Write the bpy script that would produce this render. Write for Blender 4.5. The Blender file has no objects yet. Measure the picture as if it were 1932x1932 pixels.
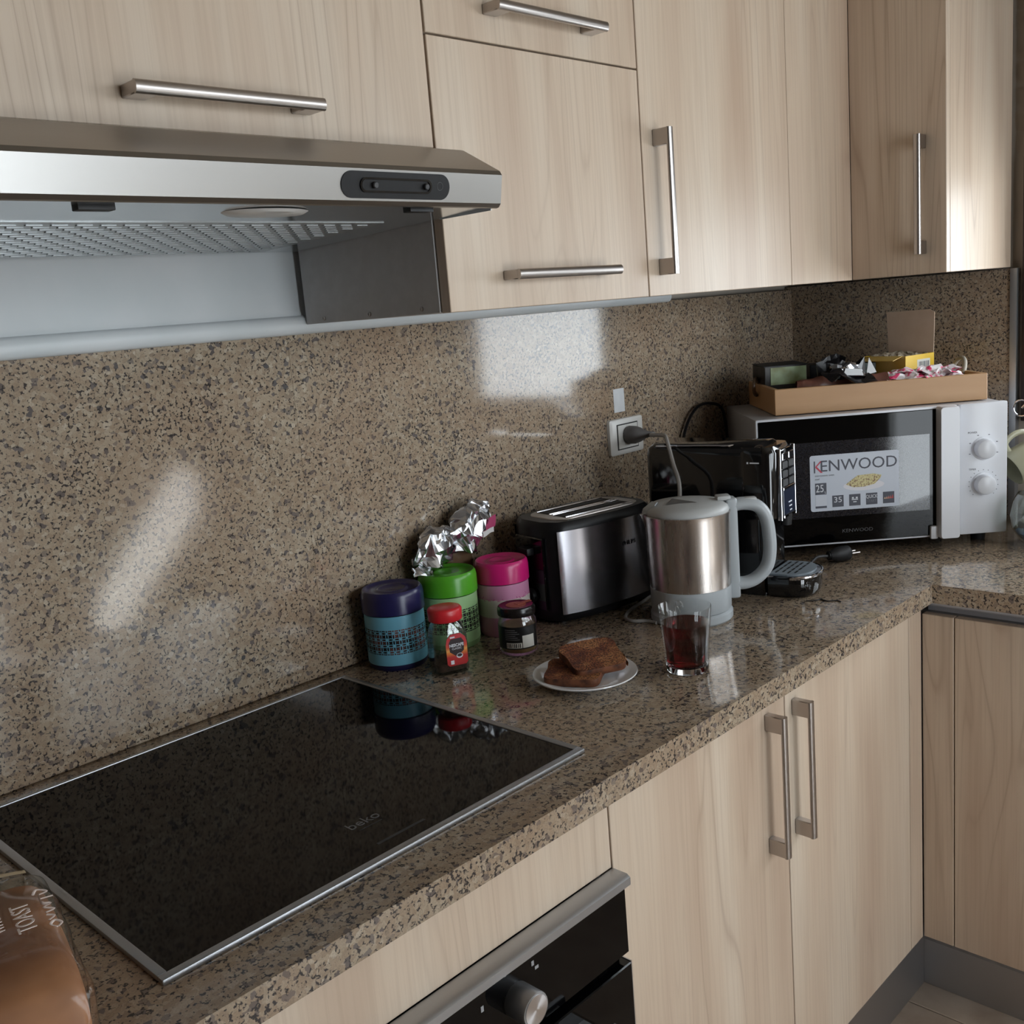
import bpy, bmesh, math, random
from mathutils import Vector, Matrix, noise
random.seed(7)
PI = math.pi
C = bpy.context.scene.collection
H = 0.90                      # worktop height above the floor

# ---------------------------------------------------------------- camera
cam_d = bpy.data.cameras.new('camera'); cam = bpy.data.objects.new('camera', cam_d); C.objects.link(cam)
def cam_axes(yaw, pitch, roll):
    f = Vector((math.sin(yaw)*math.cos(pitch), math.cos(yaw)*math.cos(pitch), math.sin(pitch)))
    r = Vector((math.cos(yaw), -math.sin(yaw), 0)); u = r.cross(f)
    return math.cos(roll)*r+math.sin(roll)*u, -math.sin(roll)*r+math.cos(roll)*u, f
_r, _u, _f = cam_axes(0.7881, -0.1924, -0.0839)
cam.matrix_world = Matrix(((_r.x, _u.x, -_f.x, -2.4754), (_r.y, _u.y, -_f.y, -1.3725), (_r.z, _u.z, -_f.z, 0.5611+H), (0, 0, 0, 1)))
cam_d.sensor_width = 36; cam_d.lens = 36*1938.4/1932; cam_d.clip_start = 0.02
bpy.context.scene.camera = cam

# ---------------------------------------------------------------- world and light
world = bpy.data.worlds.new('sky'); bpy.context.scene.world = world; world.use_nodes = True
bg = world.node_tree.nodes['Background']
bg.inputs[0].default_value = (0.93, 0.97, 1.03, 1); bg.inputs[1].default_value = 9.1
vs = bpy.context.scene.view_settings
vs.view_transform = 'Standard'; vs.look = 'None'; vs.gamma = 1; vs.use_curve_mapping = False
vs.exposure = 0.0
cy = bpy.context.scene.cycles
cy.use_denoising = True; cy.max_bounces = 7; cy.diffuse_bounces = 3; cy.glossy_bounces = 4
cy.transmission_bounces = 6; cy.transparent_max_bounces = 8; cy.use_adaptive_sampling = True; cy.adaptive_threshold = 0.04; cy.adaptive_min_samples = 20; cy.caustics_reflective = False; cy.caustics_refractive = False
cy.sample_clamp_indirect = 6.0
RX0, RY0, RZ1 = -4.2, -3.0, 2.55          # room limits
WA = (-1.30, -0.566, H+0.22, H+0.80)       # window in the right wall: y0, y1, z0, z1
WB = (-1.92, -1.06, 0.06, 2.15)           # balcony door in the wall behind the camera: x0, x1, z0, z1
WC = (-2.90, -1.80, 1.50, 2.12)            # unseen high window added to bring light from the right: y0, y1, z0, z1
WD = (-0.96, -0.05, 1.52, 2.12)            # high window added beside the balcony door for more light: x0, x1, z0, z1
def portal(name, loc, rot, sx, sy):
    l = bpy.data.lights.new(name, 'AREA'); l.shape = 'RECTANGLE'; l.size = sx; l.size_y = sy
    l.cycles.is_portal = True
    o = bpy.data.objects.new(name, l); C.objects.link(o); o.location = loc; o.rotation_euler = rot
portal('window_portal', (0.10, (WA[0]+WA[1])/2, (WA[2]+WA[3])/2), (0, PI/2, 0), WA[3]-WA[2], WA[1]-WA[0])
portal('added_high_window_portal', (0.10, (WC[0]+WC[1])/2, (WC[2]+WC[3])/2), (0, PI/2, 0), WC[3]-WC[2], WC[1]-WC[0])
portal('added_side_window_portal', ((WD[0]+WD[1])/2, RY0-0.10, (WD[2]+WD[3])/2), (PI/2, 0, 0), WD[1]-WD[0], WD[3]-WD[2])
portal('door_portal', ((WB[0]+WB[1])/2, RY0-0.10, (WB[2]+WB[3])/2), (PI/2, 0, 0), WB[1]-WB[0], WB[3]-WB[2])

# ---------------------------------------------------------------- materials
def lin(c): return c/12.92 if c <= 0.04045 else ((c+0.055)/1.055)**2.4
def S(r, g, b): return (lin(r/255), lin(g/255), lin(b/255), 1)
class NT:
    def __init__(s, name):
        s.m = bpy.data.materials.new(name); s.m.use_nodes = True; s.t = s.m.node_tree; s.n = s.t.nodes
        s.b = s.n['Principled BSDF']
    def add(s, typ, **kw):
        nd = s.n.new(typ)
        for k, v in kw.items(): setattr(nd, k, v)
        return nd
    def link(s, a, b): s.t.links.new(a, b)
    def ramp(s, fac, stops, interp='LINEAR'):
        r = s.add('ShaderNodeValToRGB'); r.color_ramp.interpolation = interp
        e = r.color_ramp.elements
        while len(e) < len(stops): e.new(0.5)
        for el, (p, c) in zip(e, stops): el.position = p; el.color = c if len(c) == 4 else (*c, 1)
        s.link(fac, r.inputs[0]); return r.outputs[0]
    def mix(s, fac, a, b, mode='MIX'):
        m = s.add('ShaderNodeMix', data_type='RGBA', blend_type=mode)
        for inp, v in ((m.inputs[0], fac), (m.inputs[6], a), (m.inputs[7], b)):
            if hasattr(v, 'is_linked') or hasattr(v, 'links'): s.link(v, inp)
            else: inp.default_value = v
        return m.outputs[2]
    def coords(s, scale=(1, 1, 1), rnd=False):
        tc = s.add('ShaderNodeTexCoord'); mp = s.add('ShaderNodeMapping'); mp.inputs['Scale'].default_value = scale
        s.link(tc.outputs['Object'], mp.inputs[0])
        if rnd:
            oi = s.add('ShaderNodeObjectInfo'); mu = s.add('ShaderNodeMath', operation='MULTIPLY'); mu.inputs[1].default_value = 37.0
            s.link(oi.outputs['Random'], mu.inputs[0]); s.link(mu.outputs[0], mp.inputs['Location'])
        return mp.outputs[0]
    def noise(s, vec, scale, detail=2, rough=0.5, dist=0.0):
        n = s.add('ShaderNodeTexNoise'); n.inputs['Scale'].default_value = scale; n.inputs['Detail'].default_value = detail
        n.inputs['Roughness'].default_value = rough; n.inputs['Distortion'].default_value = dist
        s.link(vec, n.inputs['Vector']); return n
    def bump(s, h, strength=0.2, dist=0.001):
        b = s.add('ShaderNodeBump'); b.inputs['Strength'].default_value = strength; b.inputs['Distance'].default_value = dist
        s.link(h, b.inputs['Height']); s.link(b.outputs[0], s.b.inputs['Normal'])
def P(name, col, rough=0.5, metal=0.0, spec=0.5, coat=0.0, aniso=0.0, trans=0.0, ior=1.5, emit=None):
    t = NT(name); b = t.b
    b.inputs['Base Color'].default_value = col; b.inputs['Roughness'].default_value = rough; b.inputs['Metallic'].default_value = metal
    b.inputs['Specular IOR Level'].default_value = spec; b.inputs['Coat Weight'].default_value = coat; b.inputs['Coat Roughness'].default_value = 0.05
    b.inputs['Anisotropic'].default_value = aniso; b.inputs['Transmission Weight'].default_value = trans; b.inputs['IOR'].default_value = ior
    return t.m
def varied(name, c1, c2, scale=6, rough=0.5, metal=0.0, stretch=(1, 1, 1), bump=0.0, detail=3, spec=0.5, lo=0.35, hi=0.65):
    t = NT(name); v = t.coords(stretch); n = t.noise(v, scale, detail)
    t.link(t.ramp(n.outputs[0], [(lo, c1), (hi, c2)]), t.b.inputs['Base Color'])
    t.b.inputs['Roughness'].default_value = rough; t.b.inputs['Metallic'].default_value = metal; t.b.inputs['Specular IOR Level'].default_value = spec
    if bump: t.bump(n.outputs[0], bump, 0.002)
    return t.m
def granite(name):
    t = NT(name); v = t.coords()
    wob = t.noise(v, 130, 2); off = t.add('ShaderNodeVectorMath', operation='SCALE'); off.inputs[3].default_value = 0.006
    t.link(wob.outputs['Color'], off.inputs[0]); vv = t.add('ShaderNodeVectorMath', operation='ADD'); t.link(v, vv.inputs[0]); t.link(off.outputs[0], vv.inputs[1])
    vo = t.add('ShaderNodeTexVoronoi', feature='F1'); vo.inputs['Scale'].default_value = 162; t.link(vv.outputs[0], vo.inputs['Vector'])
    sep = t.add('ShaderNodeSeparateColor'); t.link(vo.outputs['Color'], sep.inputs[0])
    cells = t.ramp(sep.outputs[0], [(0.0, S(70, 70, 74)), (0.035, S(92, 90, 92)), (0.07, S(120, 112, 106)), (0.12, S(152, 134, 113)), (0.4, S(166, 147, 125)), (0.7, S(174, 158, 136)), (0.92, S(181, 166, 145)), (1.0, S(194, 180, 160))])
    ve = t.add('ShaderNodeTexVoronoi', feature='DISTANCE_TO_EDGE'); ve.inputs['Scale'].default_value = 162; t.link(vv.outputs[0], ve.inputs['Vector'])
    gate = t.noise(v, 185, 2, 0.6); big = t.noise(v, 16, 3)
    g2 = t.add('ShaderNodeMath', operation='MULTIPLY_ADD'); t.link(big.outputs[0], g2.inputs[0]); g2.inputs[1].default_value = 0.20; t.link(gate.outputs[0], g2.inputs[2])
    sp = t.ramp(g2.outputs[0], [(0.635, (0, 0, 0, 1)), (0.69, (1, 1, 1, 1))])
    ed = t.ramp(ve.outputs[0], [(0.10, (1, 1, 1, 1)), (0.22, (0, 0, 0, 1))])
    mk = t.add('ShaderNodeMath', operation='MULTIPLY'); t.link(sp, mk.inputs[0]); t.link(ed, mk.inputs[1])
    fine = t.noise(v, 370, 2); fs = t.ramp(fine.outputs[0], [(0.655, (0, 0, 0, 1)), (0.72, (0.85, 0.85, 0.85, 1))])
    mx = t.add('ShaderNodeMath', operation='MAXIMUM'); t.link(mk.outputs[0], mx.inputs[0]); t.link(fs, mx.inputs[1])
    tint = t.noise(v, 6, 3)
    c0 = t.mix(t.ramp(tint.outputs[0], [(0.35, (0, 0, 0, 1)), (0.7, (0.5, 0.5, 0.5, 1))]), cells, S(160, 131, 105))
    sand = t.noise(v, 520, 2, 0.7); c0 = t.mix(t.ramp(sand.outputs[0], [(0.40, (0.30, 0.30, 0.30, 1)), (0.60, (0, 0, 0, 1))]), c0, S(110, 100, 92))
    col = t.mix(mx.outputs[0], c0, S(56, 51, 50))
    t.link(col, t.b.inputs['Base Color'])
    rg = t.ramp(fine.outputs[0], [(0.3, (0.065, 0.065, 0.065, 1)), (0.7, (0.12, 0.12, 0.12, 1))])
    t.link(rg, t.b.inputs['Roughness']); t.b.inputs['IOR'].default_value = 1.52
    return t.m
def wood(name, base, dark, light, ang=0):
    t = NT(name); v = t.coords((1, 1, 0.055), rnd=True)
    big = t.noise(v, 7, 2, 0.5, 0.6)
    # cathedral figure: contour lines of a stretched noise
    ml = t.add('ShaderNodeMath', operation='MULTIPLY'); t.link(big.outputs[0], ml.inputs[0]); ml.inputs[1].default_value = 40.0
    fr = t.add('ShaderNodeMath', operation='PINGPONG'); t.link(ml.outputs[0], fr.inputs[0]); fr.inputs[1].default_value = 1.0
    lines = t.ramp(fr.outputs[0], [(0.0, (1, 1, 1, 1)), (0.16, (0.25, 0.25, 0.25, 1)), (0.5, (0, 0, 0, 1))])
    v2 = t.coords((1, 1, 0.02), rnd=True); fine = t.noise(v2, 210, 3, 0.6)
    v3 = t.coords((1, 1, 0.10), rnd=True); wide = t.noise(v3, 9, 3, 0.55)
    c = t.ramp(wide.outputs[0], [(0.3, dark), (0.5, base), (0.72, light)])
    gate = t.noise(v3, 4, 2); gt = t.ramp(gate.outputs[0], [(0.42, (0, 0, 0, 1)), (0.60, (0.42, 0.42, 0.42, 1))])
    mk = t.add('ShaderNodeMath', operation='MULTIPLY'); t.link(lines, mk.inputs[0]); t.link(gt, mk.inputs[1])
    c = t.mix(mk.outputs[0], c, (dark[0]*0.60, dark[1]*0.54, dark[2]*0.50, 1))
    fi = t.ramp(fine.outputs[0], [(0.36, (0.20, 0.20, 0.20, 1)), (0.56, (0, 0, 0, 1))])
    c = t.mix(fi, c, (dark[0]*0.75, dark[1]*0.72, dark[2]*0.66, 1))
    t.link(c, t.b.inputs['Base Color']); t.b.inputs['Roughness'].default_value = 0.38; t.b.inputs['Specular IOR Level'].default_value = 0.45
    return t.m
def brushed(name, col, rough=0.28, stretch=(1, 1, 60), aniso=0.6):
    t = NT(name); v = t.coords(stretch); n = t.noise(v, 9, 3)
    t.b.inputs['Base Color'].default_value = col; t.b.inputs['Metallic'].default_value = 1.0
    r = t.ramp(n.outputs[0], [(0.3, (rough*0.98,)*3), (0.7, (rough*1.02,)*3)]); t.link(r, t.b.inputs['Roughness'])
    t.b.inputs['Anisotropic'].default_value = aniso
    return t.m
def clear_pane(name, tint=(0.96, 0.98, 0.98, 1), edge=0.55, power=4.0, base=0.03, rough=0.03):
    t = NT(name); tr = t.add('ShaderNodeBsdfTransparent'); tr.inputs[0].default_value = tint
    gl = t.add('ShaderNodeBsdfGlossy'); gl.inputs['Roughness'].default_value = rough
    lw = t.add('ShaderNodeLayerWeight'); lw.inputs[0].default_value = 0.5
    pw = t.add('ShaderNodeMath', operation='POWER'); t.link(lw.outputs['Facing'], pw.inputs[0]); pw.inputs[1].default_value = power
    ma = t.add('ShaderNodeMath', operation='MULTIPLY_ADD'); t.link(pw.outputs[0], ma.inputs[0]); ma.inputs[1].default_value = edge; ma.inputs[2].default_value = base
    mx = t.add('ShaderNodeMixShader'); t.link(ma.outputs[0], mx.inputs[0]); t.link(tr.outputs[0], mx.inputs[1]); t.link(gl.outputs[0], mx.inputs[2])
    t.link(mx.outputs[0], t.n['Material Output'].inputs[0]); return t.m

M = {}
M['granite'] = granite('granite')
M['wood'] = wood('beech laminate', S(205, 185, 164), S(189, 165, 144), S(213, 197, 178))
M['wood_edge'] = P('beech edge', S(196, 172, 145), 0.5)
M['grey_melamine'] = varied('grey melamine', S(132, 130, 130), S(140, 138, 138), 60, 0.45)
M['grey_brightened'] = varied('brightened grey melamine', S(198, 196, 196), S(204, 202, 202), 60, 0.45)  # same grey melamine, brightened in colour to lift one shaded cabinet side
M['white_pvc'] = varied('white panel', S(214, 220, 222), S(222, 226, 228), 9, 0.4)
M['wall'] = varied('wall paint', S(178, 168, 156), S(186, 177, 165), 8, 0.8)
M['ceiling'] = varied('ceiling paint', S(158, 146, 130), S(164, 152, 136), 5, 0.85)
M['wall_dark'] = varied('brown wall paint', S(136, 122, 110), S(144, 130, 118), 5, 0.8)
M['tile'] = varied('floor tile', S(176, 156, 138), S(196, 178, 160), 14, 0.3, detail=4)
M['grout'] = P('grout', S(110, 96, 84), 0.9)
M['nickel'] = brushed('satin nickel', S(182, 176, 172), 0.30, (60, 60, 60), 0.0)
M['plinth'] = brushed('plinth aluminium foil', S(186, 186, 188), 0.40, (1, 1, 40), 0.3)
M['grip_grey'] = P('grey anodised profile', S(196, 196, 202), 0.35, 0.0)
M['alu'] = brushed('aluminium', S(182, 184, 187), 0.42, (1, 60, 60), 0.3)
M['hood'] = brushed('hood steel', S(156, 154, 151), 0.32, (1, 60, 60), 0.3)
M['hood_under'] = P('hood underside', S(190, 194, 196), 0.16, 0.85)
M['filter'] = P('filter aluminium', S(176, 180, 182), 0.35, 0.8)
M['black_plastic'] = varied('black plastic', S(15, 15, 17), S(19, 19, 21), 60, 0.38, spec=0.28)
M['black_gloss'] = P('black gloss plastic', S(9, 9, 11), 0.07, coat=0.5)
M['black_matte'] = P('black matte plastic', S(22, 22, 24), 0.55)
M['dark_grey'] = P('dark grey plastic', S(58, 58, 60), 0.5)
M['black_glass'] = P('black glass', S(5, 5, 6), 0.035, spec=0.22)
M['steel'] = brushed('brushed steel', S(208, 200, 194), 0.27, (40, 40, 1), 0.0)
M['toaster_steel'] = brushed('dark brushed steel', S(138, 136, 140), 0.24, (40, 40, 1), 0.0)
M['chrome'] = P('chrome', S(214, 214, 220), 0.08, 1.0)
M['kettle_grey'] = P('kettle grey plastic', S(172, 178, 182), 0.38)
M['kettle_lid'] = P('kettle lid grey plastic', S(182, 184, 184), 0.42)
M['mw_white'] = P('microwave white enamel', S(226, 228, 234), 0.25)
M['mw_side'] = P('microwave side', S(176, 176, 180), 0.35)
M['bamboo'] = varied('bamboo', S(186, 142, 98), S(202, 160, 116), 10, 0.45, stretch=(0.12, 0.12, 1), detail=4)
M['ceramic'] = P('white ceramic', S(246, 248, 250), 0.12, coat=0.3)
M['white_plastic'] = P('white plastic', S(222, 220, 216), 0.3)
M['grey_cord'] = P('grey cord', S(142, 138, 134), 0.5)
M['plug_grey'] = P('grey plug', S(104, 101, 100), 0.55)
M['glass'] = P('clear glass', (1, 1, 1, 1), 0.0, trans=1.0, ior=1.47)
M['tea'] = P('black tea', (0.16, 0.005, 0.007, 1), 0.0, trans=1.0, ior=1.36)
M['pane'] = clear_pane('window pane')
M['film'] = clear_pane('clear film', edge=0.6, power=3.0, base=0.02, rough=0.10)
M['jar_glass'] = clear_pane('thin jar glass', (0.90, 0.93, 0.92, 1), edge=0.95, power=2.6, base=0.06)
M['mug_glass'] = clear_pane('thin mug glass', (0.97, 0.98, 0.98, 1), edge=0.7, power=4.0, base=0.035)
M['streak_pane'] = clear_pane('added streak pane', (0.98, 0.96, 0.92, 1))  # glazes the added opening that reflects as a light streak
M['dark_brown'] = P('dark brown aluminium', S(46, 36, 32), 0.4)
M['white_frame'] = P('white frame', S(230, 230, 228), 0.35)
def flat(n, r, g, b, rough=0.5): 
    if n not in M: M[n] = P(n, S(r, g, b), rough)
    return M[n]

# ---------------------------------------------------------------- mesh helpers
class MB:
    def __init__(s): s.bm = bmesh.new()
    def box(s, x0, x1, y0, y1, z0, z1, bev=0.0, seg=2):
        r = bmesh.ops.create_cube(s.bm, size=1)
        vs = r['verts']
        for v in vs: v.co = Vector(((x0+x1)/2+v.co.x*(x1-x0), (y0+y1)/2+v.co.y*(y1-y0), (z0+z1)/2+v.co.z*(z1-z0)))
        if bev > 0:
            es = list({e for v in vs for e in v.link_edges})
            bmesh.ops.bevel(s.bm, geom=es, offset=bev, segments=seg, profile=0.6, affect='EDGES')
        return s
    def obox(s, mat, sx, sy, sz, bev=0.0, seg=2):
        r = bmesh.ops.create_cube(s.bm, size=1); vs = r['verts']
        for v in vs: v.co = Vector((v.co.x*sx, v.co.y*sy, v.co.z*sz))
        new = vs
        if bev > 0:
            es = list({e for v in vs for e in v.link_edges})
            rr = bmesh.ops.bevel(s.bm, geom=es, offset=bev, segments=seg, profile=0.6, affect='EDGES')
            new = list({v for f in rr['faces'] for v in f.verts} | {v for v in vs if v.is_valid})
        for v in new: v.co = mat @ v.co
        return s
    def prism(s, poly, axis, a, b, cap=True):
        """poly: 2D points; axis 'x' -> (y,z), 'y' -> (x,z), 'z' -> (x,y)"""
        def mk(p, t):
            return {'x': (t, p[0], p[1]), 'y': (p[0], t, p[1]), 'z': (p[0], p[1], t)}[axis]
        A = [s.bm.verts.new(mk(p, a)) for p in poly]; B = [s.bm.verts.new(mk(p, b)) for p in poly]
        n = len(poly); fs = []
        for i in range(n):
            fs.append(s.bm.faces.new((A[i], A[(i+1) % n], B[(i+1) % n], B[i])))
        if cap: fs.append(s.bm.faces.new(A[::-1])); fs.append(s.bm.faces.new(B))
        return s
    def lathe(s, prof, n=48, cx=0, cy=0, cz=0, sx=1.0, sy=1.0, arc=None):
        rings = []
        full = arc is None
        a0, a1 = (0, 2*PI) if full else arc
        cnt = n if full else n+1
        for r, z in prof:
            if r < 1e-7 and full: rings.append([s.bm.verts.new((cx, cy, cz+z))])
            else: rings.append([s.bm.verts.new((cx+sx*r*math.cos(a0+(a1-a0)*i/n), cy+sy*r*math.sin(a0+(a1-a0)*i/n), cz+z)) for i in range(cnt)])
        for A, B in zip(rings, rings[1:]):
            if len(A) == 1 and len(B) == 1: continue
            for i in range(n):
                j = (i+1) % cnt
                try:
                    if len(A) == 1: s.bm.faces.new((A[0], B[j], B[i]))
                    elif len(B) == 1: s.bm.faces.new((A[i], A[j], B[0]))
                    else: s.bm.faces.new((A[i], A[j], B[j], B[i]))
                except ValueError: pass
        return s
    def tube(s, pts, r, n=8, cap=True, sq=None):
        """sweep a round (or sq=(w,h) ellipse) section along pts"""
        pts = [Vector(p) for p in pts]; rings = []; up = Vector((0, 0, 1)); prev = None
        for i, p in enumerate(pts):
            t = (pts[min(i+1, len(pts)-1)]-pts[max(i-1, 0)]).normalized()
            if prev is None:
                a = up if abs(t.dot(up)) < 0.95 else Vector((0, 1, 0)); x = t.cross(a).normalized()
            else:
                x = (prev-t*prev.dot(t)).normalized()
            prev = x; y = t.cross(x)
            rr = r[i] if isinstance(r, (list, tuple)) else r
            wx, wy = (rr, rr) if sq is None else (sq[0], sq[1])
            rings.append([s.bm.verts.new(p+x*wx*math.cos(2*PI*k/n)+y*wy*math.sin(2*PI*k/n)) for k in range(n)])
        for A, B in zip(rings, rings[1:]):
            for k in range(n): s.bm.faces.new((A[k], A[(k+1) % n], B[(k+1) % n], B[k]))
        if cap: s.bm.faces.new(rings[0][::-1]); s.bm.faces.new(rings[-1])
        return s
    def loft(s, loops, cap=True):
        R = [[s.bm.verts.new(p) for p in L] for L in loops]; n = len(R[0])
        for A, B in zip(R, R[1:]):
            for k in range(n): s.bm.faces.new((A[k], A[(k+1) % n], B[(k+1) % n], B[k]))
        if cap: s.bm.faces.new(R[0][::-1]); s.bm.faces.new(R[-1])
        return s
    def grid(s, nu, nv, f):
        V = [[s.bm.verts.new(f(i/nu, j/nv)) for j in range(nv+1)] for i in range(nu+1)]
        for i in range(nu):
            for j in range(nv): s.bm.faces.new((V[i][j], V[i+1][j], V[i+1][j+1], V[i][j+1]))
        bmesh.ops.remove_doubles(s.bm, verts=s.bm.verts, dist=1e-6)
        return s
def mesh_of(mb, name, smooth=True, angle=35):
    bmesh.ops.recalc_face_normals(mb.bm, faces=mb.bm.faces)
    me = bpy.data.meshes.new(name); mb.bm.to_mesh(me); mb.bm.free()
    if smooth:
        for p in me.polygons: p.use_smooth = True
        me.set_sharp_from_angle(angle=math.radians(angle))
    return me
def obj(name, mb, mat, parent=None, loc=(0, 0, 0), rot=(0, 0, 0), smooth=True, angle=35, world=False, mod=None):
    me = mb if isinstance(mb, bpy.types.Mesh) else mesh_of(mb, name, smooth, angle)
    m = M[mat] if isinstance(mat, str) else mat
    me.materials.clear(); me.materials.append(m)
    o = bpy.data.objects.new(name, me); C.objects.link(o); o.location = loc; o.rotation_euler = rot
    if parent is not None:
        o.parent = parent
        if world:      # mesh given in world coordinates under an unrotated root
            off = Vector(parent.location)
            if parent.parent is not None: off = off+Vector(parent.parent.location)
            o.location = Vector(loc)-off
    return o
def thing(name, label, cat, loc=(0, 0, 0), rz=0, group=None):
    o = bpy.data.objects.new(name, None); C.objects.link(o); o.location = loc; o.rotation_euler = (0, 0, rz)
    o.empty_display_size = 0.05; o['label'] = label; o['category'] = cat
    if group: o['group'] = group
    return o
def tag(o, label, cat, group=None):
    o['label'] = label; o['category'] = cat
    if group: o['group'] = group
    return o
def struct(name, mb, mat, label=None, **kw):
    o = obj(name, mb, mat, **kw); o['kind'] = 'structure'
    if label: o['label'] = label
    return o
def wpart(name, mb, mat, root, **kw): return obj(name, mb, mat, root, world=True, **kw)
def rpart(name, mb, mat, root, **kw):
    """mesh given in world coordinates under a root turned about z"""
    o = obj(name, mb, mat, root, **kw)
    o.data.transform((Matrix.Translation(root.location) @ Matrix.Rotation(root.rotation_euler.z, 4, 'Z')).inverted()); return o
def text_mesh(s, size, extrude=0.0002, align='CENTER', sx=1.0, shear=0.0, bold=0.0):
    cu = bpy.data.curves.new('lettering', 'FONT'); cu.body = s; cu.size = size; cu.extrude = extrude; cu.align_x = align; cu.align_y = 'CENTER'
    cu.shear = shear; cu.offset = bold; cu.resolution_u = 3
    o = bpy.data.objects.new('lettering_source', cu); C.objects.link(o)
    dg = bpy.context.evaluated_depsgraph_get(); me = bpy.data.meshes.new_from_object(o.evaluated_get(dg))
    bpy.data.objects.remove(o); bpy.data.curves.remove(cu)
    if sx != 1.0:
        for v in me.vertices: v.co.x *= sx
    return me
FRONT = Matrix.Rotation(PI/2, 4, 'X')      # xy lettering -> faces -y, up z
def letter(s, size, mat, parent, loc, rz=0.0, tilt=0.0, sx=1.0, name='lettering', flatup=False, wrap=None, shear=0, bold=0.0):
    me = text_mesh(s, size, sx=sx, shear=shear, bold=bold)
    if wrap:      # bend around a vertical cylinder of radius wrap, centred on the parent axis
        for v in me.vertices:
            a = v.co.x/wrap; r = wrap+v.co.z
            v.co = Vector((r*math.sin(a), -r*math.cos(a), v.co.y))
    elif not flatup:
        me.transform(FRONT)
    m = M[mat] if isinstance(mat, str) else mat
    me.materials.clear(); me.materials.append(m)
    o = bpy.data.objects.new(name, me); C.objects.link(o); o.parent = parent; o.location = loc; o.rotation_euler = (tilt, 0, rz)
    return o
def rr(w, h, r, n=5, cx=0, cy=0):      # rounded rectangle outline
    pts = []
    for qx, qy, a0 in ((1, 1, 0), (-1, 1, 90), (-1, -1, 180), (1, -1, 270)):
        for k in range(n+1):
            a = math.radians(a0+90*k/n); pts.append((cx+qx*(w/2-r)+r*math.cos(a), cy+qy*(h/2-r)+r*math.sin(a)))
    return pts
def smooth_path(pts, sub=6):
    pts = [Vector(p) for p in pts]; out = []
    for i in range(len(pts)-1):
        p0, p1, p2, p3 = pts[max(i-1, 0)], pts[i], pts[i+1], pts[min(i+2, len(pts)-1)]
        for k in range(sub):
            t = k/sub
            out.append(0.5*((2*p1)+(p2-p0)*t+(2*p0-5*p1+4*p2-p3)*t*t+(3*p1-p0-3*p2+p3)*t**3))
    out.append(pts[-1]); return out
# ================================================================ the room
T = 0.12
fl = struct('floor', MB().box(RX0-T, 0.02, RY0-T, 0.02, -0.08, -0.004), 'grout')
tile_me = None
TS = 0.45
for i in range(-9, 2):
    for j in range(-7, 2):
        x0, y0 = -0.628+i*TS, -0.552+j*TS
        if x0+TS < RX0 or y0+TS < RY0 or x0 > -0.05 or y0 > -0.05: continue
        a0, a1, b0, b1 = max(x0+0.0015, RX0+0.001), min(x0+TS-0.0015, -0.001), max(y0+0.0015, RY0+0.001), min(y0+TS-0.0015, -0.001)
        whole = abs((a1-a0)-(TS-0.003)) < 1e-6 and abs((b1-b0)-(TS-0.003)) < 1e-6
        if whole and tile_me is not None:
            o = bpy.data.objects.new('tile', tile_me); C.objects.link(o); o.parent = fl
        else:
            w, d = a1-a0, b1-b0
            o = obj('tile', MB().box(-w/2, w/2, -d/2, d/2, -0.004, 0.0, 0.0012, 1), 'tile', fl)
            if whole: tile_me = o.data
        o.location = ((a0+a1)/2, (b0+b1)/2, 0)
struct('ceiling', MB().box(RX0-T, T, RY0-T, T, RZ1, RZ1+0.1), 'ceiling')
struct('wall_back', MB().box(RX0-T, T, 0.02, T, -0.08, RZ1), 'wall')
struct('wall_left', MB().box(RX0-T, RX0, RY0, 0.02, -0.08, RZ1), 'wall_dark')
mb = MB(); y0, y1, z0, z1 = WA
mb.box(0.02, T, RY0, y0, -0.08, RZ1).box(0.02, T, y1, 0.02, -0.08, RZ1).box(0.02, T, y0, y1, -0.08, z0).box(0.02, T, y0, y1, z1, RZ1)
mb = MB(); c0, c1, e0, e1 = WC
mb.box(0.02, T, RY0, c0, -0.08, RZ1).box(0.02, T, c0, c1, -0.08, e0).box(0.02, T, c0, c1, e1, RZ1).box(0.02, T, c1, y0, -0.08, RZ1).box(0.02, T, y1, 0.02, -0.08, RZ1).box(0.02, T, y0, y1, -0.08, z0).box(0.02, T, y0, y1, z1, RZ1)
struct('wall_right', mb, 'wall')
mb = MB(); x0, x1, z0, z1 = WB
mb.box(RX0-T, x0, RY0-T, RY0, -0.08, RZ1).box(x1, WD[0], RY0-T, RY0, -0.08, RZ1).box(WD[0], -0.74, RY0-T, RY0, -0.08, WD[2]).box(-0.74, WD[1], RY0-T, RY0, 0.95, WD[2]).box(WD[0], WD[1], RY0-T, RY0, WD[3], RZ1).box(WD[1], T, RY0-T, RY0, -0.08, RZ1).box(x0, x1, RY0-T, RY0, z1, RZ1).box(x0, x1, RY0-T, RY0, -0.08, z0)
sx0, sx1 = -0.74, WD[1]                   # added slanted opening, shaped for the light streak on the splashback
lo, hi = [(-0.71, 0.22), (-0.56, 0.17), (-0.10, 0.64), (-0.066, 0.75)], [(-0.71, 0.22), (-0.68, 0.38), (-0.23, 0.90), (-0.11, 0.86), (-0.066, 0.75)]
mb.prism([(sx0, -0.08), (sx1, -0.08), (sx1, 0.75)]+lo[::-1]+[(sx0, 0.22)], 'y', RY0-T, RY0)
mb.prism([(sx0, 0.22)]+hi+[(sx1, 0.75), (sx1, 0.95), (sx0, 0.95)], 'y', RY0-T, RY0)
struct('wall_front', mb, 'wall')
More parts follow.
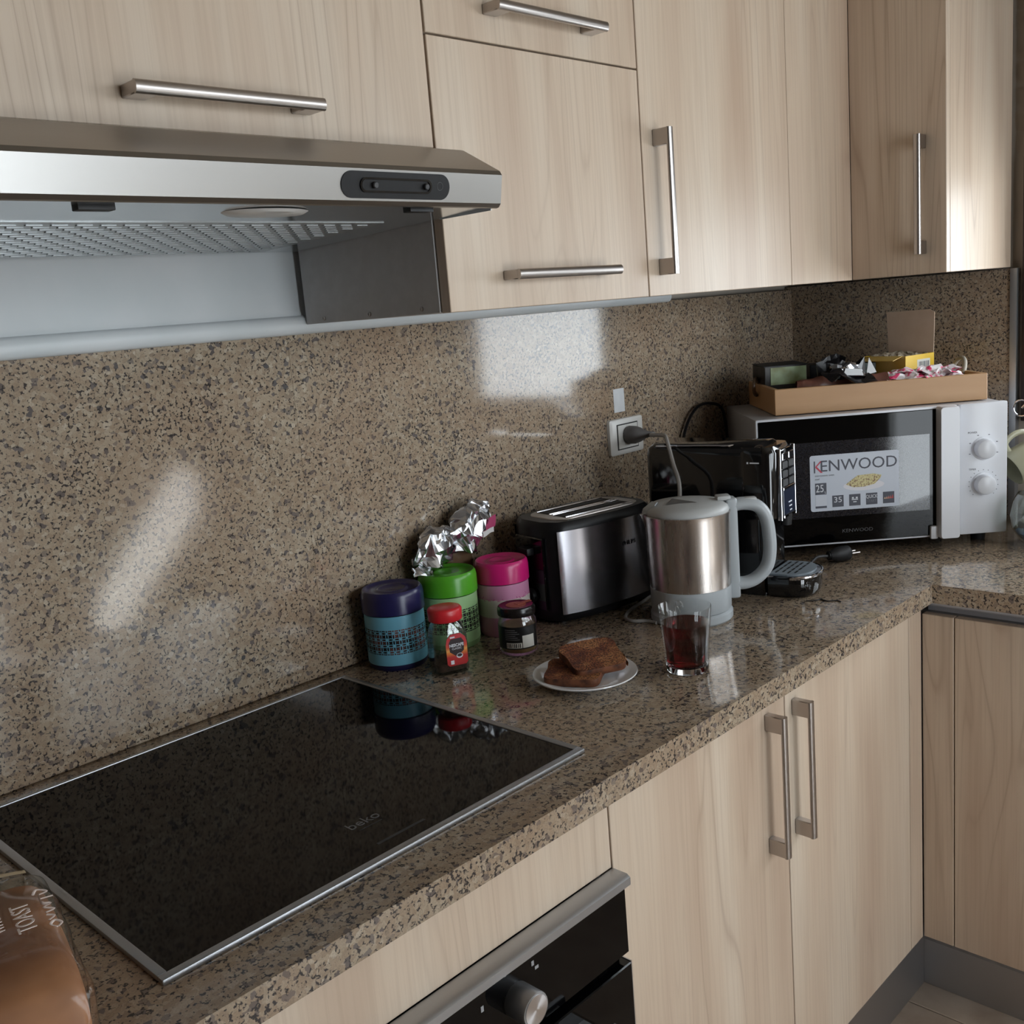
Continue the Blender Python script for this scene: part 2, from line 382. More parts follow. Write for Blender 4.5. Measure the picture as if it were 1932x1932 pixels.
struct('added_window_4', MB().prism(lo+hi[::-1][1:-1], 'y', RY0-0.062, RY0-0.058), 'streak_pane', 'slanted opening added behind the camera for the light streak on the splashback')
# window in the right wall: dark brown aluminium frame, two sashes
w1 = bpy.data.objects.new('window_1', None); C.objects.link(w1); w1['kind'] = 'structure'; w1['label'] = 'window in a dark brown aluminium frame beside the splashback'
w1.location = (0.03, (WA[0]+WA[1])/2, WA[2])
y0, y1, z0, z1 = WA; ym = (y0+y1)/2; fw = 0.055; f2 = 0.085
mb = MB().box(0.0, 0.07, y0, y0+fw, z0, z1, 0.003).box(0.0, 0.07, y1-f2, y1, z0, z1, 0.003).box(0.0, 0.07, y0+fw, y1-f2, z0, z0+fw, 0.003).box(0.0, 0.07, y0+fw, y1-f2, z1-fw, z1, 0.003)
wpart('window_frame', mb, 'dark_brown', w1)
for k in range(13): wpart('shutter_slat', MB().box(0.002, 0.0195, y0, y1, z1+0.001+0.05*k, z1+0.049+0.05*k, 0.004, 2), 'dark_brown', w1)
wpart('window_pane', MB().box(0.034, 0.038, y0+fw, y1-f2, z0+fw, z1-fw), 'pane', w1)
def added_window(name, label, ax, a0, a1, z0, z1, d0):
    w = bpy.data.objects.new(name, None); C.objects.link(w); w['kind'] = 'structure'; w['label'] = label
    am = (a0+a1)/2; fw = 0.05
    w.location = (d0, am, z0) if ax == 'x' else (am, d0, z0)
    def bx(m, p0, p1, q0, q1, r0, r1, bev): 
        return m.box(p0, p1, q0, q1, r0, r1, bev) if ax == 'x' else m.box(q0, q1, p0, p1, r0, r1, bev)
    m = MB(); bx(m, d0-0.03, d0+0.03, a0, a0+fw, z0, z1, 0.003); bx(m, d0-0.03, d0+0.03, a1-fw, a1, z0, z1, 0.003); bx(m, d0-0.03, d0+0.03, a0+fw, a1-fw, z0, z0+fw, 0.003); bx(m, d0-0.03, d0+0.03, a0+fw, a1-fw, z1-fw, z1, 0.003)
    wpart('window_frame', m, 'white_frame', w); wpart('window_mullion', bx(MB(), d0-0.025, d0+0.025, am-0.025, am+0.025, z0+fw, z1-fw, 0.002), 'white_frame', w)
    wpart('window_pane', bx(MB(), d0-0.002, d0+0.002, a0+fw, am-0.025, z0+fw, z1-fw, 0), 'pane', w); wpart('window_pane', bx(MB(), d0-0.002, d0+0.002, am+0.025, a1-fw, z0+fw, z1-fw, 0), 'pane', w)
added_window('added_window_2', 'unseen high white window added along the right wall for its light', 'x', WC[0], WC[1], WC[2], WC[3], 0.06)
added_window('added_window_3', 'unseen high white window added beside the balcony door for its light', 'y', WD[0], WD[1], WD[2], WD[3], RY0-0.055)
# balcony door behind the camera
d1 = bpy.data.objects.new('door_1', None); C.objects.link(d1); d1['kind'] = 'structure'; d1['label'] = 'glazed balcony door in a white frame'
d1.location = ((WB[0]+WB[1])/2, RY0-0.05, WB[2])
x0, x1, z0, z1 = WB; xm = (x0+x1)/2; yy0, yy1 = RY0-0.09, RY0-0.02
mb = MB().box(x0, x0+0.06, yy0, yy1, z0, z1, 0.003).box(x1-0.06, x1, yy0, yy1, z0, z1, 0.003).box(x0+0.06, x1-0.06, yy0, yy1, z0, z0+0.09, 0.003).box(x0+0.06, x1-0.06, yy0, yy1, z1-0.06, z1, 0.003)
wpart('door_frame', mb, 'white_frame', d1)
wpart('door_mullion', MB().box(xm-0.04, xm+0.04, yy0+0.01, yy1-0.005, z0+0.09, z1-0.06, 0.002), 'white_frame', d1)
wpart('door_pane', MB().box(x0+0.06, xm-0.04, RY0-0.056, RY0-0.052, z0+0.09, z1-0.06), 'pane', d1)
wpart('door_pane', MB().box(xm+0.04, x1-0.06, RY0-0.056, RY0-0.052, z0+0.09, z1-0.06), 'pane', d1)

# ---------------------------------------------------------------- stone
CX0 = -3.3                                  # left end of the run (out of frame)
wt = MB().prism([(CX0, 0.019), (CX0, -0.62), (-0.632, -0.62), (-0.632, -2.1), (0.019, -2.1), (0.019, 0.019)], 'z', H-0.0355, H)
bmesh.ops.bevel(wt.bm, geom=[e for e in wt.bm.edges], offset=0.0022, segments=2, profile=0.5, affect='EDGES')
tag(obj('worktop', wt, 'granite', smooth=True), 'brown speckled granite worktop running around the corner', 'worktop')
tag(obj('splashback', MB().box(CX0, -1.55625, 0.0, 0.0195, H+0.0004, H+0.556, 0.0003, 1), 'granite'), 'polished speckled granite splashback slab behind the hob', 'splashback')
tag(obj('splashback', MB().box(-1.5560, 0.0, 0.0, 0.0195, H+0.0004, H+0.556, 0.0003, 1), 'granite'), 'polished granite splashback slab behind the toaster with the wall socket', 'splashback')
tag(obj('splashback', MB().box(0.0005, 0.0195, -0.541, 0.0195, H+0.0004, H+0.563, 0.0008, 1), 'granite'), 'short shaded granite splashback behind the microwave', 'splashback')
struct('trim_1', MB().box(-0.004, 0.0195, -0.557, -0.5415, H+0.0005, H+0.563, 0.002), 'alu', 'aluminium edge strip closing the corner splashback')
# white panel under the hood with a rounded lower edge, running on under the wall cabinets
prof = [(0.0195, H+0.69), (0.002, H+0.69), (0.0015, H+0.590)]
for k in range(9):
    a = PI*k/8; prof.append((-0.002-0.0105*math.sin(a)+0.0, H+0.567+0.0145*math.cos(a)))
prof += [(-0.0003, H+0.5525), (-0.0003, H+0.5565), (0.0195, H+0.5565)]
struct('trim_2', MB().prism(prof, 'x', CX0, -0.55), 'white_pvc', 'white wall panel with a rounded lower lip under the hood', angle=50)

# ---------------------------------------------------------------- handles
def handle_mesh(L, vertical=False, w=0.014, stand=0.034):
    """bow handle: half round bar on two flat posts; door face at y=0, towards -y"""
    mb = MB(); h = w/2
    prof = [(-stand+0.006, -h), (-stand+0.006, h)]
    for k in range(7):
        a = PI*k/6; prof.append((-stand+0.004-0.004*math.sin(a), h*math.cos(a)))
    mb.prism(prof, 'x', -L/2, L/2)
    for s in (-1, 1):
        x1 = s*L/2; x0 = x1-s*0.026
        mb.box(min(x0, x1), max(x0, x1), -stand+0.005, 0.0, -h*0.94, h*0.94, 0.0012, 1)
    me = mesh_of(mb, 'handle', True, 40)
    if vertical: me.transform(Matrix.Rotation(PI/2, 4, 'Y'))
    return me
HM = handle_mesh(0.229); HV = handle_mesh(0.229, True)
def put_handle(door, me, wloc, rz=0.0):
    o = obj('handle', me, 'nickel', door); 
    off = Vector(door.location)+(Vector(door.parent.location) if door.parent else Vector())
    o.location = Vector(wloc)-off; o.rotation_euler = (0, 0, rz); return o
def door_panel(name, root, x0, x1, z0, z1, yf, th=0.018, mat='wood', label=None):
    """front panel facing -y; origin at its lower left corner"""
    d = obj(name, MB().box(0, x1-x0, 0, th, 0, z1-z0, 0.0009, 1), mat, root)
    d.location = Vector((x0, yf, z0))-Vector(root.location)
    if label: d['label'] = label
    return d
def door_panel_x(name, root, y0, y1, z0, z1, xf, th=0.018, mat='wood'):
    """front panel facing -x"""
    d = obj(name, MB().box(0, th, 0, y1-y0, 0, z1-z0, 0.0009, 1), mat, root)
    d.location = Vector((xf, y0, z0))-Vector(root.location); return d

# ---------------------------------------------------------------- wall cabinets
ZU, ZT = H+0.566, H+1.36
YU = -0.344
g = 0.0014
wc = thing('wall_cabinet', 'pale wood wall cabinet above the hood with one horizontal handle', 'cabinet', (-1.825, 0, H+0.775))
wpart('body', MB().box(-2.127, -1.529, -0.324, -0.014, H+0.7760, ZT), 'grey_melamine', wc)
d = door_panel('door', wc, -2.127+g, -1.527-g, H+0.776, ZT, YU)
put_handle(d, HM, (-1.8325, YU, H+0.809))
wc = thing('wall_cabinet', 'pale wood wall cabinet left of the hood cabinet', 'cabinet', (-2.43, 0, ZU))
wpart('body', MB().box(-2.728, -2.1305, -0.324, -0.014, ZU+0.001, ZT), 'grey_melamine', wc)
door_panel('door', wc, -2.728+g, -2.128-g, ZU, ZT, YU)
wc = thing('wall_cabinet', 'pale wood wall cabinet with flap door under a second flap, right of the hood', 'cabinet', (-1.304, 0, ZU))
wpart('body', MB().box(-1.5265, -1.0825, -0.324, -0.015, ZU+0.001, ZT), 'grey_brightened', wc)
for ysc in (-0.062, -0.173, -0.288):
    obj('screw', MB().lathe([(0, 0), (0.0034, 0), (0.0034, 0.0012), (0.0018, 0.0018), (0.0018, 0.0010), (0, 0.0010)], 12), 'nickel', wc, (-1.5265+1.304, ysc, 0.008), (0, -PI/2, 0))
d = door_panel('door', wc, -1.526+g, -1.081-g, ZU, H+0.9150, YU, label='lower flap with horizontal handle near its bottom edge')
put_handle(d, HM, (-1.3045, YU, H+0.6105))
d = door_panel('door', wc, -1.526+g, -1.081-g, H+0.9178, ZT, YU, label='upper flap with horizontal handle')
put_handle(d, HM, (-1.304, YU, H+0.9585))
wc = thing('wall_cabinet', 'pale wood wall cabinet with one tall door and a long vertical handle', 'cabinet', (-0.848, 0, ZU))
wpart('body', MB().box(-1.0815, -0.6165, -0.324, -0.028, ZU+0.001, ZT), 'grey_melamine', wc)
d = door_panel('door', wc, -1.081+g, -0.616-g, ZU, ZT, YU)
put_handle(d, HV, (-1.0445, YU, H+0.7135))
wc = thing('wall_cabinet', 'plain pale wood corner panel cabinet without a handle', 'cabinet', (-0.45, 0, ZU))
wpart('body', MB().box(-0.6155, -0.0245, -0.324, -0.028, ZU+0.003, ZT), 'grey_melamine', wc)
door_panel('front_panel', wc, -0.616+0.0005, -0.3614, ZU, ZT, YU)
wc = thing('wall_cabinet', 'wall cabinet at the window end with its door facing left', 'cabinet', (-0.18, -0.44, ZU))
wpart('body', MB().box(-0.3420, -0.002, -0.5225, -0.3265, ZU+0.001, ZT), 'grey_melamine', wc)
d = door_panel_x('door', wc, -0.5420, -0.3443, ZU, ZT, -0.3612)
hd = put_handle(d, HV, (-0.3612, -0.4960, H+0.720), -PI/2)
ep = obj('end_panel', MB().box(0, 0.3405, 0, 0.018, 0, ZT-ZU, 0.0009, 1), 'wood', wc)
ep.location = Vector((-0.3422, -0.5422, ZU))-Vector(wc.location); ep['label'] = 'sunlit end panel facing the window'

# ---------------------------------------------------------------- base cabinets
YD = -0.595; ZB = H-0.745; ZD = H-0.0375
bc = thing('base_cabinet', 'pale wood base cabinet with two doors and two vertical bow handles', 'cabinet', (-1.12, -0.3, 0.0))
wpart('body', MB().box(-1.5665, -0.6765, -0.5765, -0.025, ZB-0.02, ZD-0.0005), 'grey_melamine', bc)
d = door_panel('door', bc, -1.5675+g, -1.1315-g, ZB, ZD, YD); put_handle(d, HV, (-1.186, YD, H-0.181))
d = door_panel('door', bc, -1.1315+g, -0.6755-g, ZB, ZD, YD); put_handle(d, HV, (-1.105, YD, H-0.1835))
bc = thing('base_cabinet', 'narrow wood filler cabinet in the inner corner', 'cabinet', (-0.64, -0.3, 0.0))
wpart('body', MB().box(-0.6755, -0.026, -0.575, -0.026, ZB-0.02, ZD-0.0005), 'grey_melamine', bc)
door_panel('front_panel', bc, -0.6745+0.0005, -0.6205, ZB, ZD, YD)
bc = thing('base_cabinet', 'wood oven housing with a plain strip above the oven', 'cabinet', (-1.868, -0.3, 0.0))
mb = MB().box(-2.1685, -2.1525, -0.5745, -0.025, 0.02, ZD-0.0005).box(-1.5845, -1.5685, -0.5745, -0.025, 0.02, ZD-0.0005).box(-2.1525, -1.5845, -0.5745, -0.025, ZD-0.018, ZD-0.0005).box(-2.1525, -1.5845, -0.06, -0.025, 0.02, ZD-0.018).box(-2.1525, -1.5845, -0.5745, -0.06, 0.02, 0.04)
wpart('body', mb, 'grey_melamine', bc)
door_panel('front_strip', bc, -2.1675+g, -1.5675-g, H-0.1395, ZD, YD)
door_panel('lower_strip', bc, -2.1675+g, -1.5675-g, ZB, ZB+0.01, YD)
bc = thing('base_cabinet', 'pale wood base cabinet left of the oven, mostly out of view', 'cabinet', (-2.5, -0.3, 0.0))
wpart('body', MB().box(-2.7685, -2.1705, -0.5765, -0.025, ZB-0.02, ZD-0.0005), 'grey_melamine', bc)
door_panel('door', bc, -2.7675+g, -2.1695-g, ZB, ZD, YD)
bc = thing('base_cabinet', 'shaded wood base cabinet on the right with a grey grip profile under the stone', 'cabinet', (-0.3, -1.1, 0.0))
XD = -0.617
wpart('body', MB().box(-0.5965, -0.026, -1.85, -0.5765, ZB-0.02, ZD-0.028), 'grey_melamine', bc)
prof = [(-0.575, ZD-0.001), (-0.597, ZD-0.001), (-0.600, ZD-0.004), (-0.601, ZD-0.010), (-0.598, ZD-0.0145), (-0.590, ZD-0.0165), (-0.586, ZD-0.020), (-0.586, ZD-0.0275), (-0.575, ZD-0.0275)]
wpart('grip_profile', MB().prism(prof, 'y', -1.85, -0.5945), 'grip_grey', bc, angle=60)
door_panel_x('front_panel', bc, -0.6545, -0.5955, ZB, ZD-0.027, XD)
door_panel_x('door', bc, -1.254, -0.6565, ZB, ZD-0.027, XD)
door_panel_x('door', bc, -1.85, -1.2565, ZB, ZD-0.027, XD)
struct('baseboard_back', MB().box(-2.77, -0.552, -0.568, -0.556, 0.0005, ZB-0.0), 'plinth')
struct('baseboard_right', MB().box(-0.5515, -0.5395, -1.85, -0.5565, 0.0005, ZB-0.0), 'plinth')

# ---------------------------------------------------------------- hood
hd = thing('cooker_hood', 'brushed steel slimline cooker hood under the wall cabinet', 'cooker hood', (-1.822, -0.014, H+0.68))
hx0, hx1 = -2.1215, -1.5290
sect = [(-0.016, H+0.690), (-0.4395, H+0.700), (-0.4395, H+0.6905), (-0.4425, H+0.6880), (-0.4465, H+0.6888), (-0.4505, H+0.6930), (-0.4565, H+0.726), (-0.453, H+0.7315), (-0.392, H+0.7655), (-0.386, H+0.767), (-0.345, H+0.767), (-0.345, H+0.7735), (-0.016, H+0.7735)]
mb = MB().prism(sect, 'x', hx0, hx1+0.0065)
wpart('canopy', mb, 'hood', hd, angle=28)
# side returns of the canopy lip
wpart('side_lip', MB().box(hx0, hx0+0.0015, -0.44, -0.03, H+0.686, H+0.697), 'hood', hd)
wpart('side_lip', MB().box(hx1-0.0015, hx1, -0.44, -0.345, H+0.686, H+0.697), 'hood', hd)
# underside plate, slightly sloping
def under(y): return H+0.6765+(-y)/0.44*0.0135
mb = MB(); mb.prism([(-0.0165, under(-0.0165)), (-0.439, under(-0.439)), (-0.439, under(-0.439)+0.004), (-0.0165, under(-0.0165)+0.004)], 'x', hx0+0.002, hx1-0.002)
wpart('underside_plate', mb, 'hood_under', hd)
mb = MB(); mb.prism([(-0.03, under(-0.03)-0.001), (-0.315, under(-0.315)-0.001), (-0.315, under(-0.315)), (-0.03, under(-0.03))], 'x', -2.10, -1.60)
wpart('filter_panel', mb, 'filter', hd)
mb = MB()
for r in range(17):
    y = -0.045-r*0.0158
    for k in range(19):
        x = -2.088+k*0.0258+(0.0129 if r % 2 else 0)
        if x > -1.612: continue
        mb.obox(Matrix.Translation((x, y, under(y)-0.0016)), 0.0165, 0.0050, 0.0012)
o = wpart('filter_slots', mb, 'filter', hd); o['kind'] = 'stuff'
lamp = wpart('lamp_cover', MB().lathe([(0, -0.004), (0.046, -0.003), (0.052, 0.0), (0.0, 0.0)], 40, cx=-1.822, cy=-0.385, cz=under(-0.385), sy=0.62), 'white_plastic', hd)
for x, y in ((-2.025, -0.412), (-1.636, -0.424)):
    wpart('clip', MB().box(x-0.018, x+0.018, y-0.007, y+0.007, under(y)-0.005, under(y)+0.001, 0.001), 'black_matte', hd)
mb = MB(); pl = rr(0.158, 0.0285, 0.0142, 8)
mb.prism(pl, 'y', -0.0012, 0.002)
cp = obj('control_panel', mb, 'black_plastic', hd, (-1.690+1.822, -0.4535+0.014, H+0.7095-H-0.68), (math.atan(0.006/0.033), 0, 0))
mb = MB(); out = rr(0.104, 0.0160, 0.0080, 8); inn = rr(0.099, 0.0115, 0.0057, 8)
mb.loft([[(p[0], -0.0008, p[1]) for p in out], [(p[0], -0.0026, p[1]) for p in out], [(p[0], -0.0026, p[1]) for p in inn], [(p[0], -0.0013, p[1]) for p in inn]], cap=False)
obj('switch_bezel', mb, 'black_gloss', cp, (-0.002, 0, 0))
for x in (-0.034, 0.041):
    obj('slider_switch', MB().lathe([(0, 0.0), (0.0036, 0), (0.0036, 0.0035), (0.0028, 0.0045), (0, 0.0045)], 20), 'dark_grey', cp, (x, -0.001, 0.0), (PI/2, 0, 0))
obj('lamp_symbol', MB().lathe([(0.0042, 0), (0.0048, 0), (0.0048, 0.0003), (0.0042, 0.0003)], 24), 'dark_grey', cp, (0.0635, -0.0012, 0.001), (PI/2, 0, 0))

# ---------------------------------------------------------------- hob
hb = thing('ceramic_hob', 'black ceramic glass hob with a thin aluminium frame set in the worktop', 'hob', (-1.8457, -0.2973, H))
hx0, hx1, hy0, hy1 = -2.137, -1.5545, -0.552, -0.0426
wpart('glass', MB().box(hx0+0.008, hx1-0.008, hy0+0.009, hy1-0.006, H+0.0006, H+0.0052), 'black_glass', hb)
def bar(x0, x1, y0, y1): return MB().box(x0, x1, y0, y1, H+0.0004, H+0.0066, 0.0018, 2)
wpart('frame_rail', bar(hx0, hx1, hy0, hy0+0.0105), 'alu', hb); wpart('frame_rail', bar(hx0, hx1, hy1-0.006, hy1), 'alu', hb)
wpart('frame_rail', bar(hx0, hx0+0.010, hy0+0.0105, hy1-0.006), 'alu', hb); wpart('frame_rail', bar(hx1-0.010, hx1, hy0+0.0105, hy1-0.006), 'alu', hb)
flat('hob_print', 92, 92, 94, 0.4); flat('hob_print_dim', 44, 44, 46, 0.4)
letter('beko', 0.022, 'hob_print', hb, (-1.845+1.8457, -0.4645+0.2973, 0.0053), flatup=True)
wpart('printed_line', MB().box(-1.861, -1.829, -0.4795, -0.4785, H+0.0052, H+0.00545), 'hob_print_dim', hb)
wpart('printed_scale', MB().box(-1.868, -1.80, -0.5215, -0.5175, H+0.0052, H+0.00545), 'hob_print_dim', hb)

# ---------------------------------------------------------------- oven
ov = thing('built_in_oven', 'black glass built-in oven with steel trim and a round knob', 'oven', (-1.868, -0.3, H-0.745))
ox0, ox1 = -2.166, -1.5690
wpart('cavity', MB().box(-2.149, -1.588, -0.574, -0.07, H-0.72, H-0.150), 'black_matte', ov)
mb = MB().prism([(-0.5955, H-0.1405), (-0.618, H-0.1405), (-0.623, H-0.144), (-0.623, H-0.154), (-0.5955, H-0.154)], 'x', ox0, ox1+0.002)
wpart('top_trim', mb, 'alu', ov)
wpart('control_panel', MB().box(ox0, ox1, -0.615, -0.5955, H-0.2500, H-0.1545, 0.001, 1), 'black_glass', ov)
wpart('side_trim', MB().box(ox1-0.0005, ox1+0.0012, -0.617, -0.5955, H-0.70, H-0.262), 'alu', ov)
wpart('oven_door', MB().box(ox0, ox1-0.001, -0.619, -0.5955, H-0.715, H-0.2620, 0.0015, 1), 'black_glass', ov)
hmb = MB().box(-2.085, -1.652, -0.662, -0.654, H-0.305, H-0.283, 0.001, 1)
for x in (-2.06, -1.68): hmb.box(x-0.012, x+0.012, -0.655, -0.618, H-0.302, H-0.286)
wpart('door_handle', hmb, 'alu', ov)
for x in (-1.772, -1.965):
    k = obj('knob', MB().lathe([(0, 0), (0.0200, 0), (0.0200, 0.029), (0.0192, 0.0305), (0, 0.0305)], 40), 'alu', ov, (x+1.868, -0.615+0.3, -0.198+0.745), (PI/2, 0, 0))
    obj('knob_face', MB().lathe([(0, 0.0), (0.0172, 0.0), (0.0172, 0.0006), (0, 0.0006)], 40), brushed('turned steel', S(226, 226, 230), 0.30, (1, 1, 1), 0.85) if 'turned' not in M else M['turned'], k, (0, 0, 0.0306))
flat('oven_print', 150, 150, 152)
for dx, dz, w, h in ((-0.052, 0.018, 0.004, 0.007), (-0.014, 0.038, 0.003, 0.004), (0.030, 0.028, 0.004, 0.006), (0.036, 0.020, 0.006, 0.004), (-0.058, -0.030, 0.005, 0.006), (-0.040, -0.038, 0.008, 0.003)):
    wpart('printed_mark', MB().box(-1.772+dx-w/2, -1.772+dx+w/2, -0.6153, -0.6150, H-0.198+dz-h/2, H-0.198+dz+h/2), 'oven_print', ov)
#@@OBJ
# ================================================================ things on the worktop
# ---------------------------------------------------------------- microwave, standing diagonally in the corner
MWR = math.atan2(-0.73669, 0.67623)
mw = thing('microwave_oven', 'white microwave oven with black glass door standing diagonally in the corner', 'microwave', (-0.4345, -0.437, H), MWR)
X0, X1, ZM0, ZM1, DM = -0.258, 0.258, 0.022, 0.298, 0.346
obj('casing', MB().box(X0+0.002, X1-0.002, 0.016, DM, ZM0, ZM1-0.002, 0.004, 2), 'mw_side', mw)
for fx in (X0+0.04, X1-0.04):
    for fy in (0.05, DM-0.05): obj('foot', MB().lathe([(0, 0), (0.014, 0), (0.016, 0.0225), (0, 0.0225)], 16), 'black_matte', mw, (fx, fy, 0.0))
# door: white rim, black glass, inner mesh window
dr = obj('door', MB().box(X0, 0.1555, 0.0, 0.0165, ZM0, ZM1, 0.004, 2), 'mw_white', mw)
obj('door_glass', MB().box(X0+0.0045, 0.118, -0.0018, 0.002, ZM0+0.0045, ZM1-0.005, 0.0012, 1), 'black_glass', dr)
t = NT('oven window mesh'); vv = t.coords(); ck = t.add('ShaderNodeTexVoronoi', feature='F1'); ck.inputs['Scale'].default_value = 420; t.link(vv, ck.inputs[0])
t.link(t.ramp(ck.outputs[0], [(0.2, S(10, 10, 13)), (0.5, S(36, 36, 42))]), t.b.inputs['Base Color']); t.b.inputs['Roughness'].default_value = 0.06; t.b.inputs['Coat Weight'].default_value = 0.15
M['mesh_window'] = t.m
obj('window_mesh', MB().box(-0.20, 0.098, -0.0022, -0.0012, 0.082, 0.243, 0.0004, 1), 'mesh_window', dr)
letter('KENWOOD', 0.0105, flat('dim_print', 74, 74, 78), dr, (-0.053, -0.0019, 0.050), sx=1.15)
hp = rr(0.041, 0.276, 0.006, 4)
mb = MB()
mb.loft([[(p[0], -0.0005, p[1]) for p in hp], [(p[0], -0.020, p[1]) for p in hp], [(p[0]*0.92, -0.026, p[1]*0.99) for p in hp]])
obj('door_handle', mb, 'mw_white', dr, (0.1315, 0, 0.160), angle=40)
obj('handle_foot', MB().box(0.096, 0.112, -0.012, -0.0005, ZM0-0.002, ZM0+0.026, 0.004, 2), 'mw_white', dr)
obj('control_panel', MB().box(0.1605, X1, 0.0, 0.0165, ZM0, ZM1, 0.004, 2), 'mw_white', mw)
flat('mw_print', 110, 112, 120)
for kz, nm in ((0.203, 'power'), (0.128, 'timer')):
    kb = obj('knob_ring', MB().lathe([(0, 0), (0.0245, 0), (0.0245, 0.002), (0.0215, 0.0026), (0, 0.0026)], 40), 'mw_white', mw, (0.2085, 0.0, kz), (PI/2, 0, 0))
    k = obj('knob', MB().lathe([(0, 0), (0.0205, 0), (0.0205, 0.012), (0.0192, 0.0165), (0.0150, 0.0185), (0, 0.019)], 40), 'mw_white', mw, (0.2085, -0.0026, kz), (PI/2, 0, 0))
    nt = 15 if nm == 'timer' else 6
    for i in range(nt):
        a = math.radians(-225+i*(270/(nt-1))) if nm == 'timer' else math.radians(-200+i*44)
        a = -a-PI/2+PI/2
        cxk, czk = 0.2085+0.0300*math.cos(a), kz+0.0300*math.sin(a)
        w_ = 0.0016 if nm == 'timer' else 0.0035
        obj('dial_mark', MB().box(-w_/2, w_/2, -0.0003, 0, -0.0008, 0.0008), 'mw_print', mw, (cxk, 0.0, czk))
for tx, tz in ((0.186, 0.237), (0.186, 0.160)): letter('POWER' if tz > 0.2 else 'TIMER', 0.0055, 'mw_print', mw, (tx, -0.0002, tz))
# sticker on the door
sw, sh = 0.184, 0.119
st = obj('sticker', MB().prism(rr(sw, sh, 0.005, 4), 'y', -0.0004, 0.0), flat('sticker_paper', 198, 204, 216, 0.35), dr, (-0.0575, -0.0024, 0.1555))
flat('ink_grey', 70, 72, 84); flat('ink_red', 200, 60, 82); flat('ink_white', 222, 224, 230)
YS = -0.0006
# K as bar and chevron, then ENWOOD
obj('lettering', MB().box(-0.0838, -0.0812, YS-0.0002, YS, 0.0225, 0.0475), 'ink_grey', st)
mb = MB().prism([(-0.0785, 0.035), (-0.0665, 0.0475), (-0.0700, 0.0475), (-0.0805, 0.0362), (-0.0805, 0.0338), (-0.0700, 0.0225), (-0.0655, 0.0225), (-0.0768, 0.035)], 'y', YS-0.0002, YS)
obj('lettering', mb, 'ink_red', st)
letter('ENWOOD', 0.0335, 'ink_grey', st, (0.0085, YS, 0.035), sx=1.02)
letter('microwave oven', 0.0060, 'mw_print', st, (-0.062, YS, 0.0165)); letter('mwl', 0.0055, 'mw_print', st, (-0.0775, YS, 0.0090))
def square(x, z, w, h, m, name='printed_square'): return obj(name, MB().box(-w/2, w/2, YS-0.0001, YS, -h/2, h/2), m, st, (x, 0, z))
square(-0.0705, -0.0115, 0.0235, 0.0245, 'ink_grey'); letter('25', 0.0225, 'ink_white', st, (-0.0725, YS-0.0002, -0.0115), sx=0.78); letter('L', 0.007, 'ink_white', st, (-0.0612, YS-0.0002, -0.0195))
square(-0.0705, -0.0365, 0.0235, 0.0215, flat('sticker_pale', 206, 210, 220)); square(-0.0705, -0.0505, 0.0235, 0.0045, 'ink_grey')
square(-0.0355, -0.0400, 0.0235, 0.0245, 'ink_grey'); letter('35', 0.0165, 'ink_white', st, (-0.0355, YS-0.0002, -0.0375), sx=1.1)
square(-0.0005, -0.0400, 0.0235, 0.0245, 'ink_grey')
for dx, dz, w in ((-0.004, 0.004, 0.004), (0.004, 0.004, 0.004), (0, 0.0005, 0.013), (0, -0.0045, 0.007)): square(-0.0005+dx, -0.0395+dz, w, 0.002 if w > 0.005 else 0.0035, 'ink_white').location.y = -0.0002
square(0.0345, -0.0400, 0.0235, 0.0245, 'ink_grey'); letter('QUICK', 0.0105, 'ink_white', st, (0.0345, YS-0.0002, -0.0355), sx=0.72); letter('START', 0.0075, 'mw_print', st, (0.0345, YS-0.0002, -0.0450), sx=0.9)
square(0.0695, -0.0400, 0.0235, 0.0245, 'ink_grey')
for k in range(5): obj('printed_flame', MB().prism([(-0.0018, 0), (0.0018, 0), (0.0006, 0.004+0.0012*k)], 'y', YS-0.0002, YS-0.0001), flat('flame%d' % k, 225-8*k, 190-32*k, 150-22*k), st, (0.0615+k*0.0040, 0, -0.0425))
# food on a plate, printed
mb = MB().prism([(0.034*math.cos(a)*1.25, 0.011*math.sin(a)-0.004) for a in [2*PI*k/28 for k in range(28)]], 'y', YS-0.0001, YS)
obj('printed_plate', mb, flat('ink_plate', 226, 224, 230), st, (0.0185, 0, -0.006))
t = NT('printed food'); v = t.coords(); n = t.noise(v, 240, 3); t.link(t.ramp(n.outputs[0], [(0.34, S(120, 86, 70)), (0.46, S(196, 178, 128)), (0.6, S(222, 214, 160)), (0.7, S(170, 150, 90))]), t.b.inputs['Base Color'])
obj('printed_food', MB().prism([(-0.037, -0.002), (-0.022, 0.009), (-0.012, 0.0155), (0.02, 0.017), (0.037, 0.013), (0.034, 0.006), (0.022, -0.005), (0.0, -0.0095), (-0.022, -0.009)], 'y', YS-0.0003, YS-0.0001), t.m, st, (0.0185, 0, -0.004))

